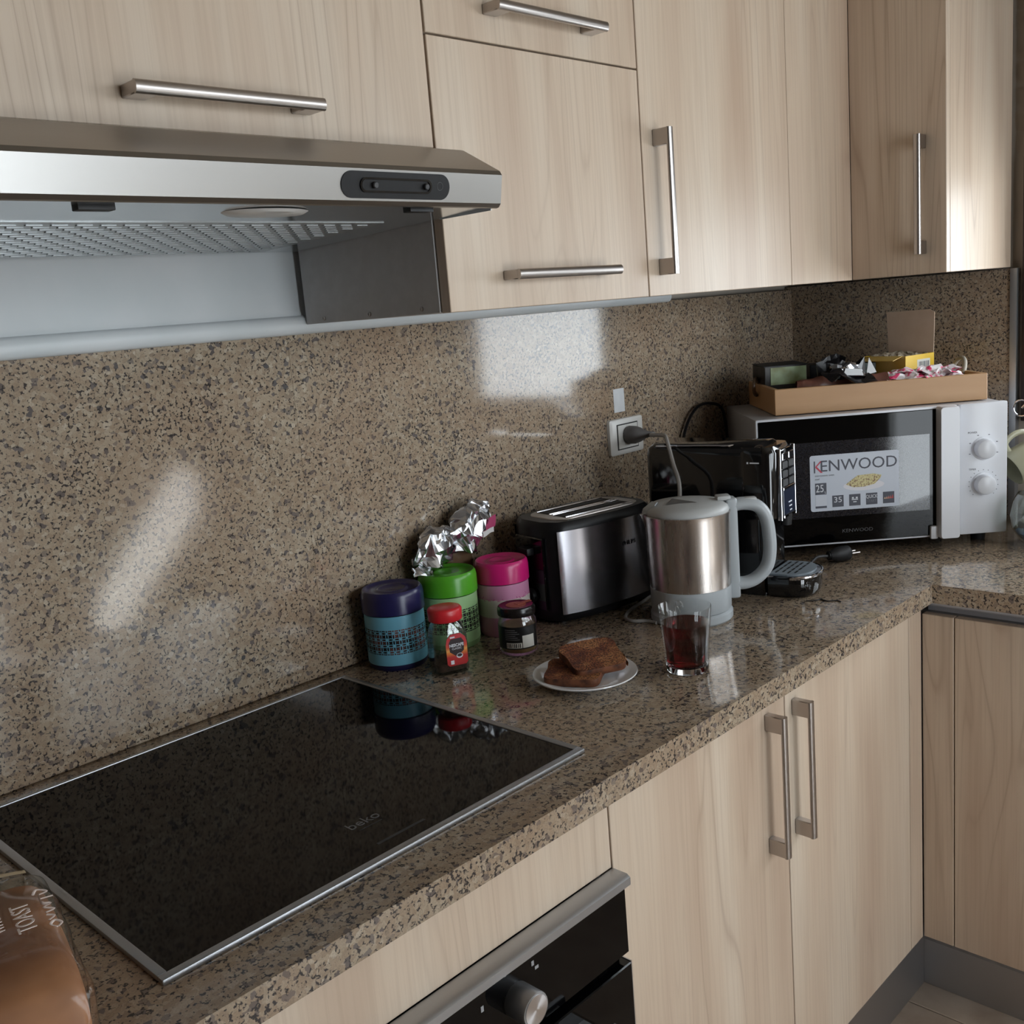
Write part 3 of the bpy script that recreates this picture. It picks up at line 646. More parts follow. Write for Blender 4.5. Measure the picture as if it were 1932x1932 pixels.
# ---------------------------------------------------------------- bamboo tray and its contents
mwR = Matrix.Translation(Vector((-0.4345, -0.437, H))) @ Matrix.Rotation(MWR, 4, 'Z')
ZTOP = ZM1
def mwloc(x, y, z): return mwR @ Vector((x, y, z))
TX0, TX1, TY0, TY1 = -0.205, 0.238, 0.052, 0.322
tr = thing('serving_tray', 'bamboo serving tray with ring handles on top of the microwave', 'tray', mwloc((TX0+TX1)/2, (TY0+TY1)/2, ZTOP), MWR)
tw, td, th = TX1-TX0, TY1-TY0, 0.055
obj('tray_base', MB().box(-tw/2+0.008, tw/2-0.008, -td/2+0.008, td/2-0.008, 0.0, 0.007), 'bamboo', tr)
obj('side_wall', MB().box(-tw/2, tw/2, -td/2, -td/2+0.010, 0, th, 0.001, 1), 'bamboo', tr)
obj('side_wall', MB().box(-tw/2, tw/2, td/2-0.010, td/2, 0, th, 0.001, 1), 'bamboo', tr)
for s in (-1, 1):
    obj('side_wall', MB().box(min(s*tw/2, s*(tw/2-0.010)), max(s*tw/2, s*(tw/2-0.010)), -td/2+0.0102, td/2-0.0102, 0, th, 0.001, 1), 'bamboo', tr)
ring = [(0.0, 0.034*math.cos(a), 0.034*math.sin(a)) for a in [PI*k/14 for k in range(15)]]
obj('handle', MB().tube([(0.0, 0.019*math.cos(a), 0.019*math.sin(a)) for a in [2*PI*k/20 for k in range(21)]], 0.0040, 10, cap=False), flat('handle_brown', 96, 72, 52, 0.4), tr, (-tw/2-0.003, 0.035, th-0.006), (0, 0.0, -0.5))
obj('handle', MB().tube(ring, 0.0045, 10), flat('handle_pale', 196, 190, 176, 0.35), tr, (tw/2-0.012, -0.005, th-0.006), (0, 0.35, 0))
def on_tray(x, y, z=0.007): return mwloc((TX0+TX1)/2+x, (TY0+TY1)/2+y, ZTOP+z)
def tray_thing(name, label, cat, x, y, z=0.007, rz=0.0): return thing(name, label, cat, on_tray(x, y, z), MWR+rz)
# open tea carton lying on its side: black sleeve, green inner face
b = tray_thing('tea_carton', 'black tea carton with a pale green end at the left of the tray', 'box', -0.166, 0.050, 0.007, 0.06)
obj('sleeve', MB().box(-0.050, 0.045, -0.050, 0.050, 0.0, 0.088, 0.0015, 1), varied('dark carton', S(36, 32, 30), S(58, 54, 50), 40, 0.35), b)
obj('end_face', MB().box(-0.037, 0.0435, -0.0515, -0.050, 0.046, 0.0845, 0.0004, 1), varied('green print', S(190, 216, 176), S(128, 134, 84), 22, 0.4), b)
obj('lid_flap', MB().box(-0.052, 0.046, -0.052, 0.05, 0.088, 0.0895), 'black_matte', b, (0, 0, 0), (0.02, 0.0, 0))
b = tray_thing('tea_carton', 'flat black tea carton at the back of the tray', 'box', -0.055, 0.085, 0.007, -0.05)
obj('box', MB().box(-0.042, 0.042, -0.035, 0.035, 0, 0.080, 0.0012, 1), 'black_plastic', b)
b = tray_thing('tea_carton', 'small dark green tea carton beside the yellow box', 'box', 0.018, 0.050, 0.007, 0.05)
obj('box', MB().box(-0.021, 0.021, -0.030, 0.03, 0, 0.0775, 0.001, 1), varied('dark green print', S(34, 44, 42), S(64, 84, 80), 60, 0.4), b)
for k in range(4): obj('printed_line', MB().box(-0.016, 0.014-0.004*(k % 2), -0.0304, -0.03, 0.058-0.006*k, 0.0605-0.006*k), flat('pale_green_print', 112, 138, 130), b)
# torn black carton with a silver liner
b = tray_thing('torn_carton', 'torn black carton spilling silver foil in the middle of the tray', 'box', -0.060, -0.062, 0.0072, 0.1)
mb = MB()
def torn(u, v):
    a = u*2*PI; R = 0.036+0.010*math.cos(2*a); z = 0.004+0.080*v*(1.0+0.18*math.sin(3*a+1))
    return Vector((R*math.cos(a)*1.25+0.012*v*math.sin(a*2), R*math.sin(a)*0.8+0.014*v*math.cos(a), z))
mb.grid(12, 3, torn); obj('carton', mb, flat('torn_black', 24, 22, 24, 0.3), b, smooth=False)
def crumple(nu, nv, f, amp, sc, seed):
    mb = MB()
    def g_(u, v):
        p = f(u, v); q = Vector((p.x*sc+seed, p.y*sc-seed, p.z*sc+2*seed))
        return p+Vector((noise.noise(q), noise.noise(q+Vector((9, 3, 1))), noise.noise(q+Vector((2, 8, 5)))))*amp
    return mb.grid(nu, nv, g_)
M['foil'] = P('aluminium foil', S(214, 216, 220), 0.26, 1.0)
obj('liner', crumple(12, 9, lambda u, v: Vector((-0.034+0.085*u, -0.010-0.046*v, 0.078+0.012*math.sin(u*5)-0.018*v)), 0.020, 55, 3), 'foil', b, smooth=False)
obj('torn_flap', crumple(8, 6, lambda u, v: Vector((-0.058+0.100*u, -0.044-0.040*v, 0.068-0.014*v+0.010*math.sin(6*u))), 0.012, 50, 6), 'torn_black', b, smooth=False)
obj('torn_flap', crumple(5, 4, lambda u, v: Vector((-0.040+0.055*u, 0.020-0.010*v, 0.070+0.034*v)), 0.010, 60, 9), 'torn_black', b, smooth=False)
obj('torn_corner', MB().prism([(0, 0), (0.022, 0.004), (0.006, 0.036)], 'y', -0.0008, 0.0), flat('paper_white', 222, 224, 226), b, (0.034, -0.050, 0.062))
obj('torn_corner', MB().prism([(0, 0), (0.044, -0.004), (0.040, 0.010), (0.006, 0.014)], 'y', -0.0008, 0.0), 'paper_white', b, (-0.020, -0.058, 0.066))
# brown wrapper along the front wall
b = tray_thing('paper_wrapper', 'crumpled red-brown wrapper along the front wall of the tray', 'wrapper', -0.02, -0.095, 0.0075, 0.02)
def wrap_f(u, v):
    a = v*2*PI; rr_ = 0.0145+0.003*math.sin(7*u)
    return Vector((-0.150+0.195*u, rr_*math.cos(a), 0.031+0.029*math.sin(a)+0.003*math.sin(9*u)))
obj('wrapper', crumple(26, 12, wrap_f, 0.006, 40, 1.5), varied('brown wrapper', S(106, 66, 54), S(132, 86, 72), 30, 0.4), b, angle=50)
# yellow tea box with its lid standing open
b = tray_thing('tea_box', 'yellow tea bag box with its cardboard lid standing open', 'box', 0.100, 0.050, 0.007, 0.61)
yel = flat('yellow_print', 238, 194, 36, 0.4); yel2 = varied('faded yellow print', S(228, 184, 84), S(236, 202, 120), 20, 0.45)
bw, bd, bh = 0.102, 0.112, 0.088
obj('front_panel', MB().box(-bw/2, bw/2, -bd/2, -bd/2+0.0012, 0, bh), yel, b)
obj('back_panel', MB().box(-bw/2, bw/2, bd/2-0.0012, bd/2, 0, bh), yel, b)
obj('side_panel', MB().box(-bw/2, -bw/2+0.0012, -bd/2+0.0013, bd/2-0.0013, 0, bh), yel2, b); obj('side_panel', MB().box(bw/2-0.0012, bw/2, -bd/2+0.0013, bd/2-0.0013, 0, bh), yel, b)
obj('bottom_panel', MB().box(-bw/2+0.0013, bw/2-0.0013, -bd/2+0.0013, bd/2-0.0013, 0, 0.001), yel, b)
card = varied('kraft board', S(232, 204, 178), S(238, 212, 188), 30, 0.8)
mb = MB().prism([(-bd/2, 0), (bd/2+0.006, 0), (bd/2+0.014, 0.093), (-bd/2+0.012, 0.096), (-bd/2, 0.089)], 'x', -0.0006, 0.0006)
obj('lid', mb, card, b, (bw/2-0.001, 0, bh), (0, 0.05, 0))
obj('side_flap', MB().box(-0.034, 0.0, -bd/2+0.008, bd/2-0.02, -0.0006, 0.0006), yel2, b, (-bw/2, 0, bh), (0, -0.22, 0))
obj('tea_bags', crumple(16, 16, lambda u, v: Vector(((-0.5+u)*(bw-0.006), (-0.5+v)*(bd-0.006), bh-0.004+0.006*math.sin(3*u*v))), 0.008, 90, 5), flat('tea_bag_paper', 196, 182, 160, 0.8), b, smooth=False)
obj('barcode_label', MB().box(-0.016, 0.030, -0.0003, 0, -0.014, 0.013), flat('label_white', 224, 222, 214), b, (0.006, -bd/2, bh-0.024))
for k in range(9): obj('barcode_line', MB().box(-0.0007-0.0004*(k % 3), 0.0008, -0.0003, 0, -0.010, 0.008), 'ink_grey', b, (-0.003+0.0042*k, -bd/2-0.0003, bh-0.024))
obj('brand_patch', MB().prism([(0.013*math.cos(a), 0.0075*math.sin(a)) for a in [2*PI*k/20 for k in range(20)]], 'x', -0.0004, 0.0), flat('logo_red', 150, 26, 30), b, (-bw/2, 0.012, 0.032))
obj('orange_patch', MB().box(-0.0004, 0, -0.012, 0.0, 0.012, 0.048), flat('print_orange', 206, 120, 40), b, (-bw/2, -0.040, 0.012))
# pile of pink and white sachets
g_s = 'sugar sachets in the tray'
M['sachet'] = None
t = NT('pink and white sachet'); v = t.coords(rnd=True); n = t.noise(v, 60, 2)
t.link(t.ramp(n.outputs[0], [(0.44, S(244, 238, 238)), (0.53, S(246, 226, 230)), (0.59, S(238, 96, 136)), (0.68, S(226, 60, 110))], 'LINEAR'), t.b.inputs['Base Color']); t.b.inputs['Roughness'].default_value = 0.35
M['sachet'] = t.m
rs = random.Random(3)
for k in range(24):
    sx_, sy_ = 0.050+0.140*(k % 8)/7.0-0.02+rs.uniform(-0.006, 0.006), -0.108+0.018*(k//8)+rs.uniform(-0.006, 0.006)
    zz = 0.042+0.008*(k//8)+rs.uniform(0, 0.008)-0.0004*(k % 8-4)**2
    L_, W_ = 0.05, 0.026
    o = obj('sugar_sachet', crumple(6, 4, lambda u, v: Vector(((u-0.5)*L_, (v-0.5)*W_, 0.012*math.sin(PI*u)*math.sin(PI*v))), 0.008, 55, k*1.7), 'sachet', None, on_tray(sx_, sy_, zz), (rs.uniform(-0.5, 0.5), rs.uniform(-0.4, 0.4), MWR+rs.uniform(-0.8, 0.8)), smooth=False)
    tag(o, 'pink and white sugar sachet heaped at the front right of the tray', 'sachet', g_s)

# ---------------------------------------------------------------- coffee machine
cf = thing('coffee_machine', 'glossy black capsule coffee machine with chrome button strip', 'coffee machine', (-0.8044, -0.2734, H), math.radians(9))
W = 0.0525
def planD(x0, x1, y0, y1, r, z, n=6):       # rounded plan loop
    return [(p[0], p[1], z) for p in rr(x1-x0, y1-y0, r, n, (x0+x1)/2, (y0+y1)/2)]
mb = MB().loft([planD(-W, W, -0.118, 0.125, 0.016, 0.0), planD(-W, W, -0.118, 0.125, 0.016, 0.262), planD(-W+0.002, W-0.002, -0.116, 0.123, 0.016, 0.276), planD(-W+0.010, W-0.010, -0.106, 0.113, 0.014, 0.285)])
obj('body', mb, 'black_gloss', cf, angle=50)
mb = MB().loft([planD(-W-0.001, W+0.001, -0.134, -0.060, 0.020, 0.146), planD(-W-0.001, W+0.001, -0.136, -0.060, 0.022, 0.268), planD(-W+0.004, W-0.004, -0.130, -0.060, 0.02, 0.280)])
obj('head', mb, 'black_gloss', cf, angle=50)
obj('top_trim', MB().tube([(-W+0.004, 0.10, 0.281), (-W+0.004, 0.0, 0.283), (-W+0.004, -0.05, 0.283), (-W+0.012, -0.058, 0.283)], 0.0022, 8), 'chrome', cf)
strip = obj('button_strip', MB().box(-0.026, 0.044, -0.1405, -0.134, 0.142, 0.272, 0.003, 2), 'black_gloss', cf)
for x in (-0.027, 0.045): obj('chrome_edge', MB().box(x-0.0012, x+0.0012, -0.1415, -0.133, 0.140, 0.274, 0.0006, 1), 'chrome', strip)
for r in range(4):
    for c_ in range(2):
        obj('button', MB().box(-0.0125, 0.0125, -0.0022, 0.001, -0.0062, 0.0062, 0.001, 1), 'chrome' if r == 0 else 'dark_grey', strip, (-0.0075+0.032*c_ if True else 0, -0.1405, 0.258-0.0165*r))
        obj('button_edge', MB().box(-0.0125, 0.0125, -0.0026, 0.0, -0.0009, 0.0009), 'chrome', strip, (-0.0075+0.032*c_, -0.1405, 0.2505-0.0165*r))
obj('display', MB().box(-0.020, 0.038, -0.0015, 0.001, -0.024, 0.024, 0.001, 1), flat('display_blue', 40, 46, 62, 0.08), strip, (0, -0.1408, 0.172))
obj('chrome_edge', MB().box(-0.021, 0.039, -0.0028, 0.001, -0.003, 0.003, 0.001, 1), 'chrome', strip, (0, -0.1408, 0.1985))
obj('chrome_edge', MB().box(-0.021, 0.039, -0.0028, 0.001, -0.003, 0.003, 0.001, 1), 'chrome', strip, (0, -0.1408, 0.146))
for k in range(3): obj('display_mark', MB().box(-0.008+0.003*k, 0.008, -0.0004, 0, -0.0012, 0.0012), 'ink_white', strip, (0.012, -0.1423, 0.170-0.008*k))
obj('brand_mark', MB().box(-0.0003, 0, -0.018, 0.0, -0.0012, 0.0012), 'ink_white', cf, (-W-0.0008, -0.092, 0.252))
obj('brand_mark', MB().box(-0.0003, 0, -0.0035, 0.0, -0.0018, 0.0018), 'ink_white', cf, (-W-0.0008, -0.086, 0.252))
obj('spout', MB().lathe([(0, 0), (0.010, 0), (0.012, 0.022), (0, 0.022)], 20), 'black_matte', cf, (0.008, -0.1345+0.0, 0.126))
# drip tray, D shaped
def dplan(w, y0, y1, z, n=10):
    pts = [(-w, y1, z), (-w, (y0+y1)/2, z)]
    for k in range(n+1):
        a = PI+PI*k/n; pts.append((w*math.cos(a), (y0+y1)/2+((y1-y0)/2)*math.sin(a), z))
    pts += [(w, (y0+y1)/2, z), (w, y1, z)]
    return pts
mb = MB().loft([dplan(0.054, -0.196, -0.120, 0.003), dplan(0.057, -0.200, -0.120, 0.010), dplan(0.057, -0.200, -0.120, 0.036), dplan(0.055, -0.198, -0.120, 0.041)])
dt = obj('drip_tray', mb, 'black_gloss', cf, angle=40)
rim = [(p[0]*1.0, p[1], 0.0385) for p in dplan(0.0565, -0.1995, -0.125, 0)][2:-2]
obj('chrome_rim', MB().tube(rim, 0.0032, 8), 'chrome', dt)
mb = MB().loft([dplan(0.051, -0.190, -0.121, 0.0405), dplan(0.051, -0.190, -0.121, 0.0445)])
gr = obj('grille', mb, flat('grille_grey', 128, 138, 146, 0.4), dt)
for r in range(4):
    for c_ in range(4):
        obj('slot', MB().box(-0.008, 0.008, -0.0018, 0.0018, 0, 0.0006), 'black_matte', gr, (-0.033+0.0215*c_+(0.006 if r % 2 else 0), -0.130-0.0115*r, 0.0443))
pth = smooth_path([(0.05, -0.16, 0.046), (0.062, -0.15, 0.055), (0.075, -0.13, 0.030), (0.09, -0.10, 0.014)])
def cfw(x, y, z): return Vector((-0.809, -0.272, H))+Matrix.Rotation(math.radians(12), 3, 'Z') @ Vector((x, y, z))

# loose black plug with its lead in front of the microwave
pl = thing('power_plug', 'loose black plug lying on the worktop before the microwave', 'plug', (-0.556, -0.398, H), math.radians(-30))
obj('plug_body', MB().loft([[(x, 0.011*s*math.cos(a), 0.0165+0.013*s*math.sin(a)) for a in [2*PI*k/16 for k in range(16)]] for x, s in ((-0.026, 0.55), (-0.018, 0.7), (-0.012, 1.0), (0.0, 1.22), (0.012, 1.25), (0.022, 1.2), (0.026, 0.9))]), 'black_matte', pl, angle=60)
for k in range(4): obj('grip_ring', MB().tube([(-0.024+0.004*k, 0.0075*math.cos(a), 0.0165+0.0085*math.sin(a)) for a in [2*PI*i/12 for i in range(13)]], 0.0012, 6, cap=False), 'black_plastic', pl)
for s in (-1, 1): obj('pin', MB().tube([(0.026, 0.0085*s, 0.0165), (0.044, 0.0085*s, 0.0165)], 0.0022, 10), 'nickel', pl)
obj('lead', MB().tube(smooth_path([(-0.026, 0, 0.0165), (-0.048, 0.002, 0.017), (-0.062, 0.0, 0.010), (-0.075, -0.004, 0.004), (-0.09, 0.02, 0.004), (-0.095, 0.09, 0.004)]), 0.0032, 8), 'dark_grey', pl)

# ---------------------------------------------------------------- kettle
KA = math.atan2(-0.709, 0.705)
kt = thing('electric_kettle', 'brushed steel electric kettle with grey handle and lid on its base', 'kettle', (-1.009, -0.345, H), KA)
obj('power_base', MB().lathe([(0, 0), (0.070, 0), (0.0725, 0.003), (0.0725, 0.014), (0.068, 0.018), (0, 0.018)], 56), 'kettle_grey', kt)
obj('lower_ring', MB().lathe([(0, 0.019), (0.069, 0.019), (0.0705, 0.022), (0.0712, 0.0605), (0.069, 0.0615), (0, 0.0615)], 56), 'kettle_grey', kt)
obj('steel_body', MB().lathe([(0, 0.061), (0.0702, 0.061), (0.0728, 0.120), (0.0745, 0.186), (0.0755, 0.1925), (0.0735, 0.1935), (0, 0.1935)], 72), 'steel', kt, angle=50)
# spout lip opposite the handle
mb = MB().loft([[(-0.066, 0.016, 0.1935), (-0.075, 0.010, 0.1930), (-0.083, 0.0, 0.1945), (-0.075, -0.010, 0.1930), (-0.066, -0.016, 0.1935)], [(-0.066, 0.012, 0.172), (-0.0745, 0.008, 0.172), (-0.0752, 0.0, 0.172), (-0.0745, -0.008, 0.172), (-0.066, -0.012, 0.172)]])
obj('spout', mb, 'steel', kt, angle=80)
mb = MB().lathe([(0, 0.1925), (0.0725, 0.1925), (0.0735, 0.196), (0.0705, 0.203), (0.062, 0.2085), (0.030, 0.2125), (0, 0.213)], 56)
lid = obj('lid', mb, 'kettle_lid', kt, angle=60)
obj('spout_cover', MB().loft([[(-0.074, 0.013, 0.1955), (-0.079, 0.0, 0.1965), (-0.074, -0.013, 0.1955), (-0.058, -0.020, 0.2100), (-0.050, 0.0, 0.2120), (-0.058, 0.020, 0.2100)], [(-0.072, 0.012, 0.203), (-0.0765, 0.0, 0.204), (-0.072, -0.012, 0.203), (-0.058, -0.018, 0.2120), (-0.051, 0.0, 0.2135), (-0.058, 0.018, 0.2120)]]), 'kettle_grey', lid, angle=50)
obj('lid_recess', MB().loft([[(-0.040, -0.022, 0.2118), (0.014, -0.030, 0.2128), (-0.022, 0.022, 0.2126)], [(-0.034, -0.018, 0.2140), (0.006, -0.025, 0.2144), (-0.021, 0.015, 0.2144)]]), flat('recess_grey', 96, 94, 92, 0.6), lid, smooth=False)
# handle column and grip
obj('handle_column', MB().box(0.0665, 0.0865, -0.0150, 0.0150, 0.031, 0.212, 0.006, 3), 'kettle_grey', kt)
hp_ = smooth_path([(0.078, 0, 0.196), (0.098, 0, 0.1985), (0.122, 0, 0.193), (0.137, 0, 0.174), (0.143, 0, 0.140), (0.143, 0, 0.105), (0.136, 0, 0.080), (0.118, 0, 0.062), (0.098, 0, 0.055), (0.080, 0, 0.056)], 5)
obj('handle', MB().tube(hp_, 0.012, 14, sq=(0.0150, 0.0115)), 'kettle_grey', kt, angle=60)
obj('switch', MB().box(0.094, 0.116, -0.008, 0.008, 0.205, 0.2125, 0.003, 2), 'kettle_lid', kt, (0, 0, 0), (0, 0.03, 0))
obj('pivot_bump', MB().box(0.052, 0.076, -0.013, 0.013, 0.208, 0.2165, 0.003, 2), 'kettle_lid', kt)
# kettle lead on the worktop
kc = smooth_path([(-0.915, -0.235, 0.0035), (-0.935, -0.208, 0.0035), (-0.985, -0.218, 0.0035), (-1.045, -0.232, 0.0035), (-1.082, -0.252, 0.0035), (-1.090, -0.275, 0.0035), (-1.078, -0.295, 0.0035), (-1.0785, -0.318, 0.0035)], 8)
rpart('power_cord', MB().tube([(p.x, p.y, p.z+H) for p in kc], 0.0032, 8), 'grey_cord', kt)

# ---------------------------------------------------------------- socket, plug and lead
so = thing('wall_socket', 'white square wall socket on the granite splashback', 'socket', (-0.734, 0.0, H+0.279))
obj('plate', MB().loft([[(p[0], -0.0006, p[1]) for p in rr(0.116, 0.078, 0.006)], [(p[0], -0.007, p[1]) for p in rr(0.114, 0.076, 0.006)], [(p[0], -0.0095, p[1]) for p in rr(0.104, 0.067, 0.005)]]), 'white_plastic', so, angle=40)
mb = MB().box(-0.036, 0.036, -0.0102, -0.0094, -0.0275, 0.0275); obj('gap_line', mb, 'black_matte', so)
obj('insert', MB().box(-0.0335, 0.0335, -0.0112, -0.0100, -0.0252, 0.0252, 0.0004, 1), 'white_plastic', so)
so.scale = (1, 1, 1)
pg = thing('mains_plug', 'grey mains plug pushed into the white wall socket', 'plug', (-0.734, -0.0113, H+0.281))
obj('plug_body', MB().loft([[(x+sx_, y, s*0.0195*math.sin(a)) if False else (sx_+s*0.0195*math.cos(a), y, s*0.0195*math.sin(a)) for a in [2*PI*k/20 for k in range(20)]] for y, s, sx_ in ((-0.0005, 0.92, 0), (-0.004, 1.0, 0), (-0.018, 0.98, 0.001), (-0.028, 0.8, 0.004), (-0.036, 0.5, 0.009), (-0.044, 0.32, 0.015), (-0.052, 0.24, 0.022))]), 'plug_grey', pg, angle=60)
lead = smooth_path([(-0.712, -0.062, 0.281), (-0.735, -0.072, 0.2815), (-0.80, -0.136, 0.2925), (-0.858, -0.196, 0.3015)], 5)+smooth_path([(-0.868, -0.205, 0.3015), (-0.876, -0.214, 0.296), (-0.900, -0.243, 0.256), (-0.931, -0.277, 0.210), (-0.936, -0.262, 0.10), (-0.925, -0.240, 0.02), (-0.917, -0.236, 0.005)], 5)
rpart('lead', MB().tube([(p.x, p.y, p.z+H) for p in lead], 0.0040, 8), 'grey_cord', pg)
tag(obj('paper_note', MB().box(-0.763, -0.7265, -0.0006, -0.0001, H+0.331, H+0.381), varied('note paper', S(206, 208, 210), S(216, 218, 220), 30, 0.8)), 'small blank white paper note stuck above the wall socket', 'note')
bcable = smooth_path([(-0.560, -0.012, H+0.02), (-0.555, -0.012, H+0.16), (-0.530, -0.014, H+0.255), (-0.485, -0.016, H+0.305), (-0.430, -0.02, H+0.312), (-0.395, -0.032, H+0.290), (-0.385, -0.036, H+0.20)], 6)
rpart('power_cord', MB().tube(bcable, 0.0036, 8), 'black_plastic', mw)

# ---------------------------------------------------------------- toaster
TA = math.radians(-9)
ts = thing('toaster', 'two slot toaster with dark brushed steel sides and black ends', 'toaster', (-1.040, -0.132, H), TA)
def tplan(L, D_, bul, z, n=16, rc=0.022, off=0.0):
    pts = []
    for sgn, rng in ((-1, range(n+1)), (1, range(n, -1, -1))):
        for i in rng:
            u = -1+2*i/n; x = u*L/2
            y = D_/2+bul*(1-abs(u)**2.4)
            e = 1-abs(u); y -= max(0, (0.14-e))**2*1.6*D_/0.135
            pts.append((x, sgn*(y+off), z))
    return pts
mb = MB().loft([tplan(0.254, 0.108, 0.020, 0.006), tplan(0.262, 0.114, 0.021, 0.014), tplan(0.262, 0.114, 0.021, 0.030), tplan(0.258, 0.112, 0.020, 0.172), tplan(0.254, 0.108, 0.019, 0.182), tplan(0.246, 0.102, 0.018, 0.1875)])
obj('housing', mb, 'black_plastic', ts, angle=45)
for s in (-1, 1):
    def side(u, v):
        x = -0.116+0.244*u; z = 0.020+0.152*v; un = x/0.131
        y = 0.0570+0.0210*(1-abs(un)**2.4)-0.0012*v
        e = 1-abs(un); y -= max(0, (0.14-e))**2*1.6
        return Vector((x, s*(y+0.0016), z))
    o = obj('steel_side', MB().grid(44, 6, side), 'toaster_steel', ts, angle=80)
    if s == -1:
        sd = o
letter('PHILIPS', 0.0115, flat('print_dark', 20, 20, 34), ts, (0.041, -0.0780, 0.125), rz=0.076, sx=0.95)
tp = [(p[0], p[1]) for p in rr(0.208, 0.104, 0.030, 6)]
obj('top_plate', MB().loft([[(p[0], p[1], 0.1870) for p in tp], [(p[0]*0.99, p[1]*0.985, 0.1890) for p in tp]]), 'nickel', ts, (0.004, 0, 0))
for y in (-0.0235, 0.0235):
    sl = obj('bread_slot', MB().box(-0.080, 0.080, -0.0175, 0.0175, 0.1888, 0.1896), flat('slot_dark', 18, 12, 10, 0.7), ts, (0.004, y, 0))
    for yy in (-0.0185, 0.0185): obj('slot_rail', MB().tube([(-0.081, yy, 0.1899), (0.081, yy, 0.1899)], 0.0018, 8), 'chrome', sl)
    obj('guard_wires', MB().tube([(-0.075, -0.004, 0.1899), (0.075, 0.005, 0.1899)], 0.0007, 6), 'dark_grey', sl)
obj('lever_plate', MB().box(-0.1335, -0.1295, -0.040, 0.040, 0.026, 0.160, 0.002, 1), 'black_gloss', ts)
obj('lever', MB().box(-0.150, -0.1335, -0.016, 0.016, 0.128, 0.142, 0.003, 2), 'black_plastic', ts)
obj('dial', MB().lathe([(0, 0), (0.014, 0), (0.013, 0.008), (0, 0.008)], 24), 'black_plastic', ts, (-0.1335, 0.0, 0.050), (0, -PI/2, 0))
for fx in (-0.1, 0.1):
    for fy in (-0.04, 0.04): obj('foot', MB().lathe([(0, 0), (0.008, 0), (0.008, 0.0065), (0, 0.0065)], 12), 'black_matte', ts, (fx, fy, 0))

# ---------------------------------------------------------------- canisters
def lattice(R, z0, rows, cell, w=0.0012, th=0.0007):
    """overlapping circles and diamonds cut from the wall, as a raised net around the cylinder"""
    mb = MB(); n = int(round(2*PI*R/cell)); c_ = 2*PI*R/n
    def put(pts):
        for (x0, y0_), (x1, y1_) in zip(pts, pts[1:]):
            dx, dy = x1-x0, y1_-y0_; L = math.hypot(dx, dy)
            if L < 1e-9: continue
            nx, ny = -dy/L*w/2, dx/L*w/2; vs_ = []
            for (px_, py_) in ((x0+nx, y0_+ny), (x1+nx, y1_+ny), (x1-nx, y1_-ny), (x0-nx, y0_-ny)):
                a = px_/R; vs_.append(mb.bm.verts.new(((R+th)*math.sin(a), -(R+th)*math.cos(a), z0+py_)))
            try: mb.bm.faces.new(vs_)
            except ValueError: pass
    zt = rows*cell
    def clip(x, y): return (x, min(max(y, 0.0), zt))
    for i in range(n):
        for j in range(rows+1):
            cx_, cy_ = i*c_, j*cell; rr_ = cell*0.7071
            seg = [2*PI*k/16 for k in range(17)]
            put([clip(cx_+rr_*c_/cell*math.cos(t_), cy_+rr_*math.sin(t_)) for t_ in seg])
            if j < rows and (i+j) % 2 == 0:
                mx_, my_ = cx_+c_/2, cy_+cell/2; q_ = 0.22
                put([(mx_-c_*q_, my_), (mx_, my_+cell*q_), (mx_+c_*q_, my_), (mx_, my_-cell*q_), (mx_-c_*q_, my_)])
    return mb
def lid_mesh(R, z0, z1):
    prof = [(R*0.93, z0), (R, z0+0.001), (R*1.0, z1-0.011), (R*0.975, z1-0.004), (R*0.92, z1), (R*0.84, z1-0.0005), (R*0.80, z1-0.003), (R*0.52, z1-0.004), (R*0.48, z1-0.002), (R*0.40, z1-0.002), (R*0.36, z1-0.0035), (0, z1-0.0035)]
    return MB().lathe(prof, 56)
def canister(label, loc, R, h, body_col, lid_col, net=True, base_col=None, lid_h=0.038, band=(0.028, 0.070), inner=None):
    c = thing('storage_canister', label, 'canister', loc, 0, None)
    z1 = h-lid_h
    bm_ = flat('canister_'+body_col[0], *body_col[1:], 0.35)
    if net:
        obj('lower_wall', MB().lathe([(R*0.97, 0.008), (R, 0.010), (R, band[0]), (R-0.0015, band[0]), (R-0.0015, 0.010)], 56), bm_, c)
        obj('upper_wall', MB().lathe([(R-0.0015, band[1]), (R, band[1]), (R, z1-0.001), (R-0.0015, z1-0.001)], 56), bm_, c)
        obj('inner_liner', MB().lathe([(0, 0.008), (R-0.0022, 0.008), (R-0.0022, z1-0.002), (0, z1-0.002)], 56), inner, c)
        rows = 4; o = obj('lattice', lattice(R-0.0006, band[0]-0.0005, rows, (band[1]-band[0]+0.001)/rows), bm_, c, smooth=False); o['label'] = 'openwork band of overlapping circles'
    else:
        obj('wall', MB().lathe([(R*0.97, 0.006), (R, 0.009), (R, z1-0.001), (0, z1-0.001)], 56), bm_, c)
    obj('base', MB().lathe([(0, 0), (R*0.95, 0), (R*0.985, 0.004), (R*0.985, 0.0095), (0, 0.0095)], 56), flat('canister_'+base_col[0], *base_col[1:], 0.35) if base_col else bm_, c)
    obj('lid', lid_mesh(R*1.045, z1, h), flat('lid_'+lid_col[0], *lid_col[1:], 0.28), c, angle=50)
    return c
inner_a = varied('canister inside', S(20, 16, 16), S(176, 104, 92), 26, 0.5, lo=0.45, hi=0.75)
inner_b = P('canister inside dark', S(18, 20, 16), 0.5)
canister('light blue lattice canister with a navy lid', (-1.452, -0.058, H), 0.0500, 0.131, ('blue', 112, 176, 200), ('navy', 34, 32, 78), base_col=('navy_base', 26, 26, 62), inner=inner_a)
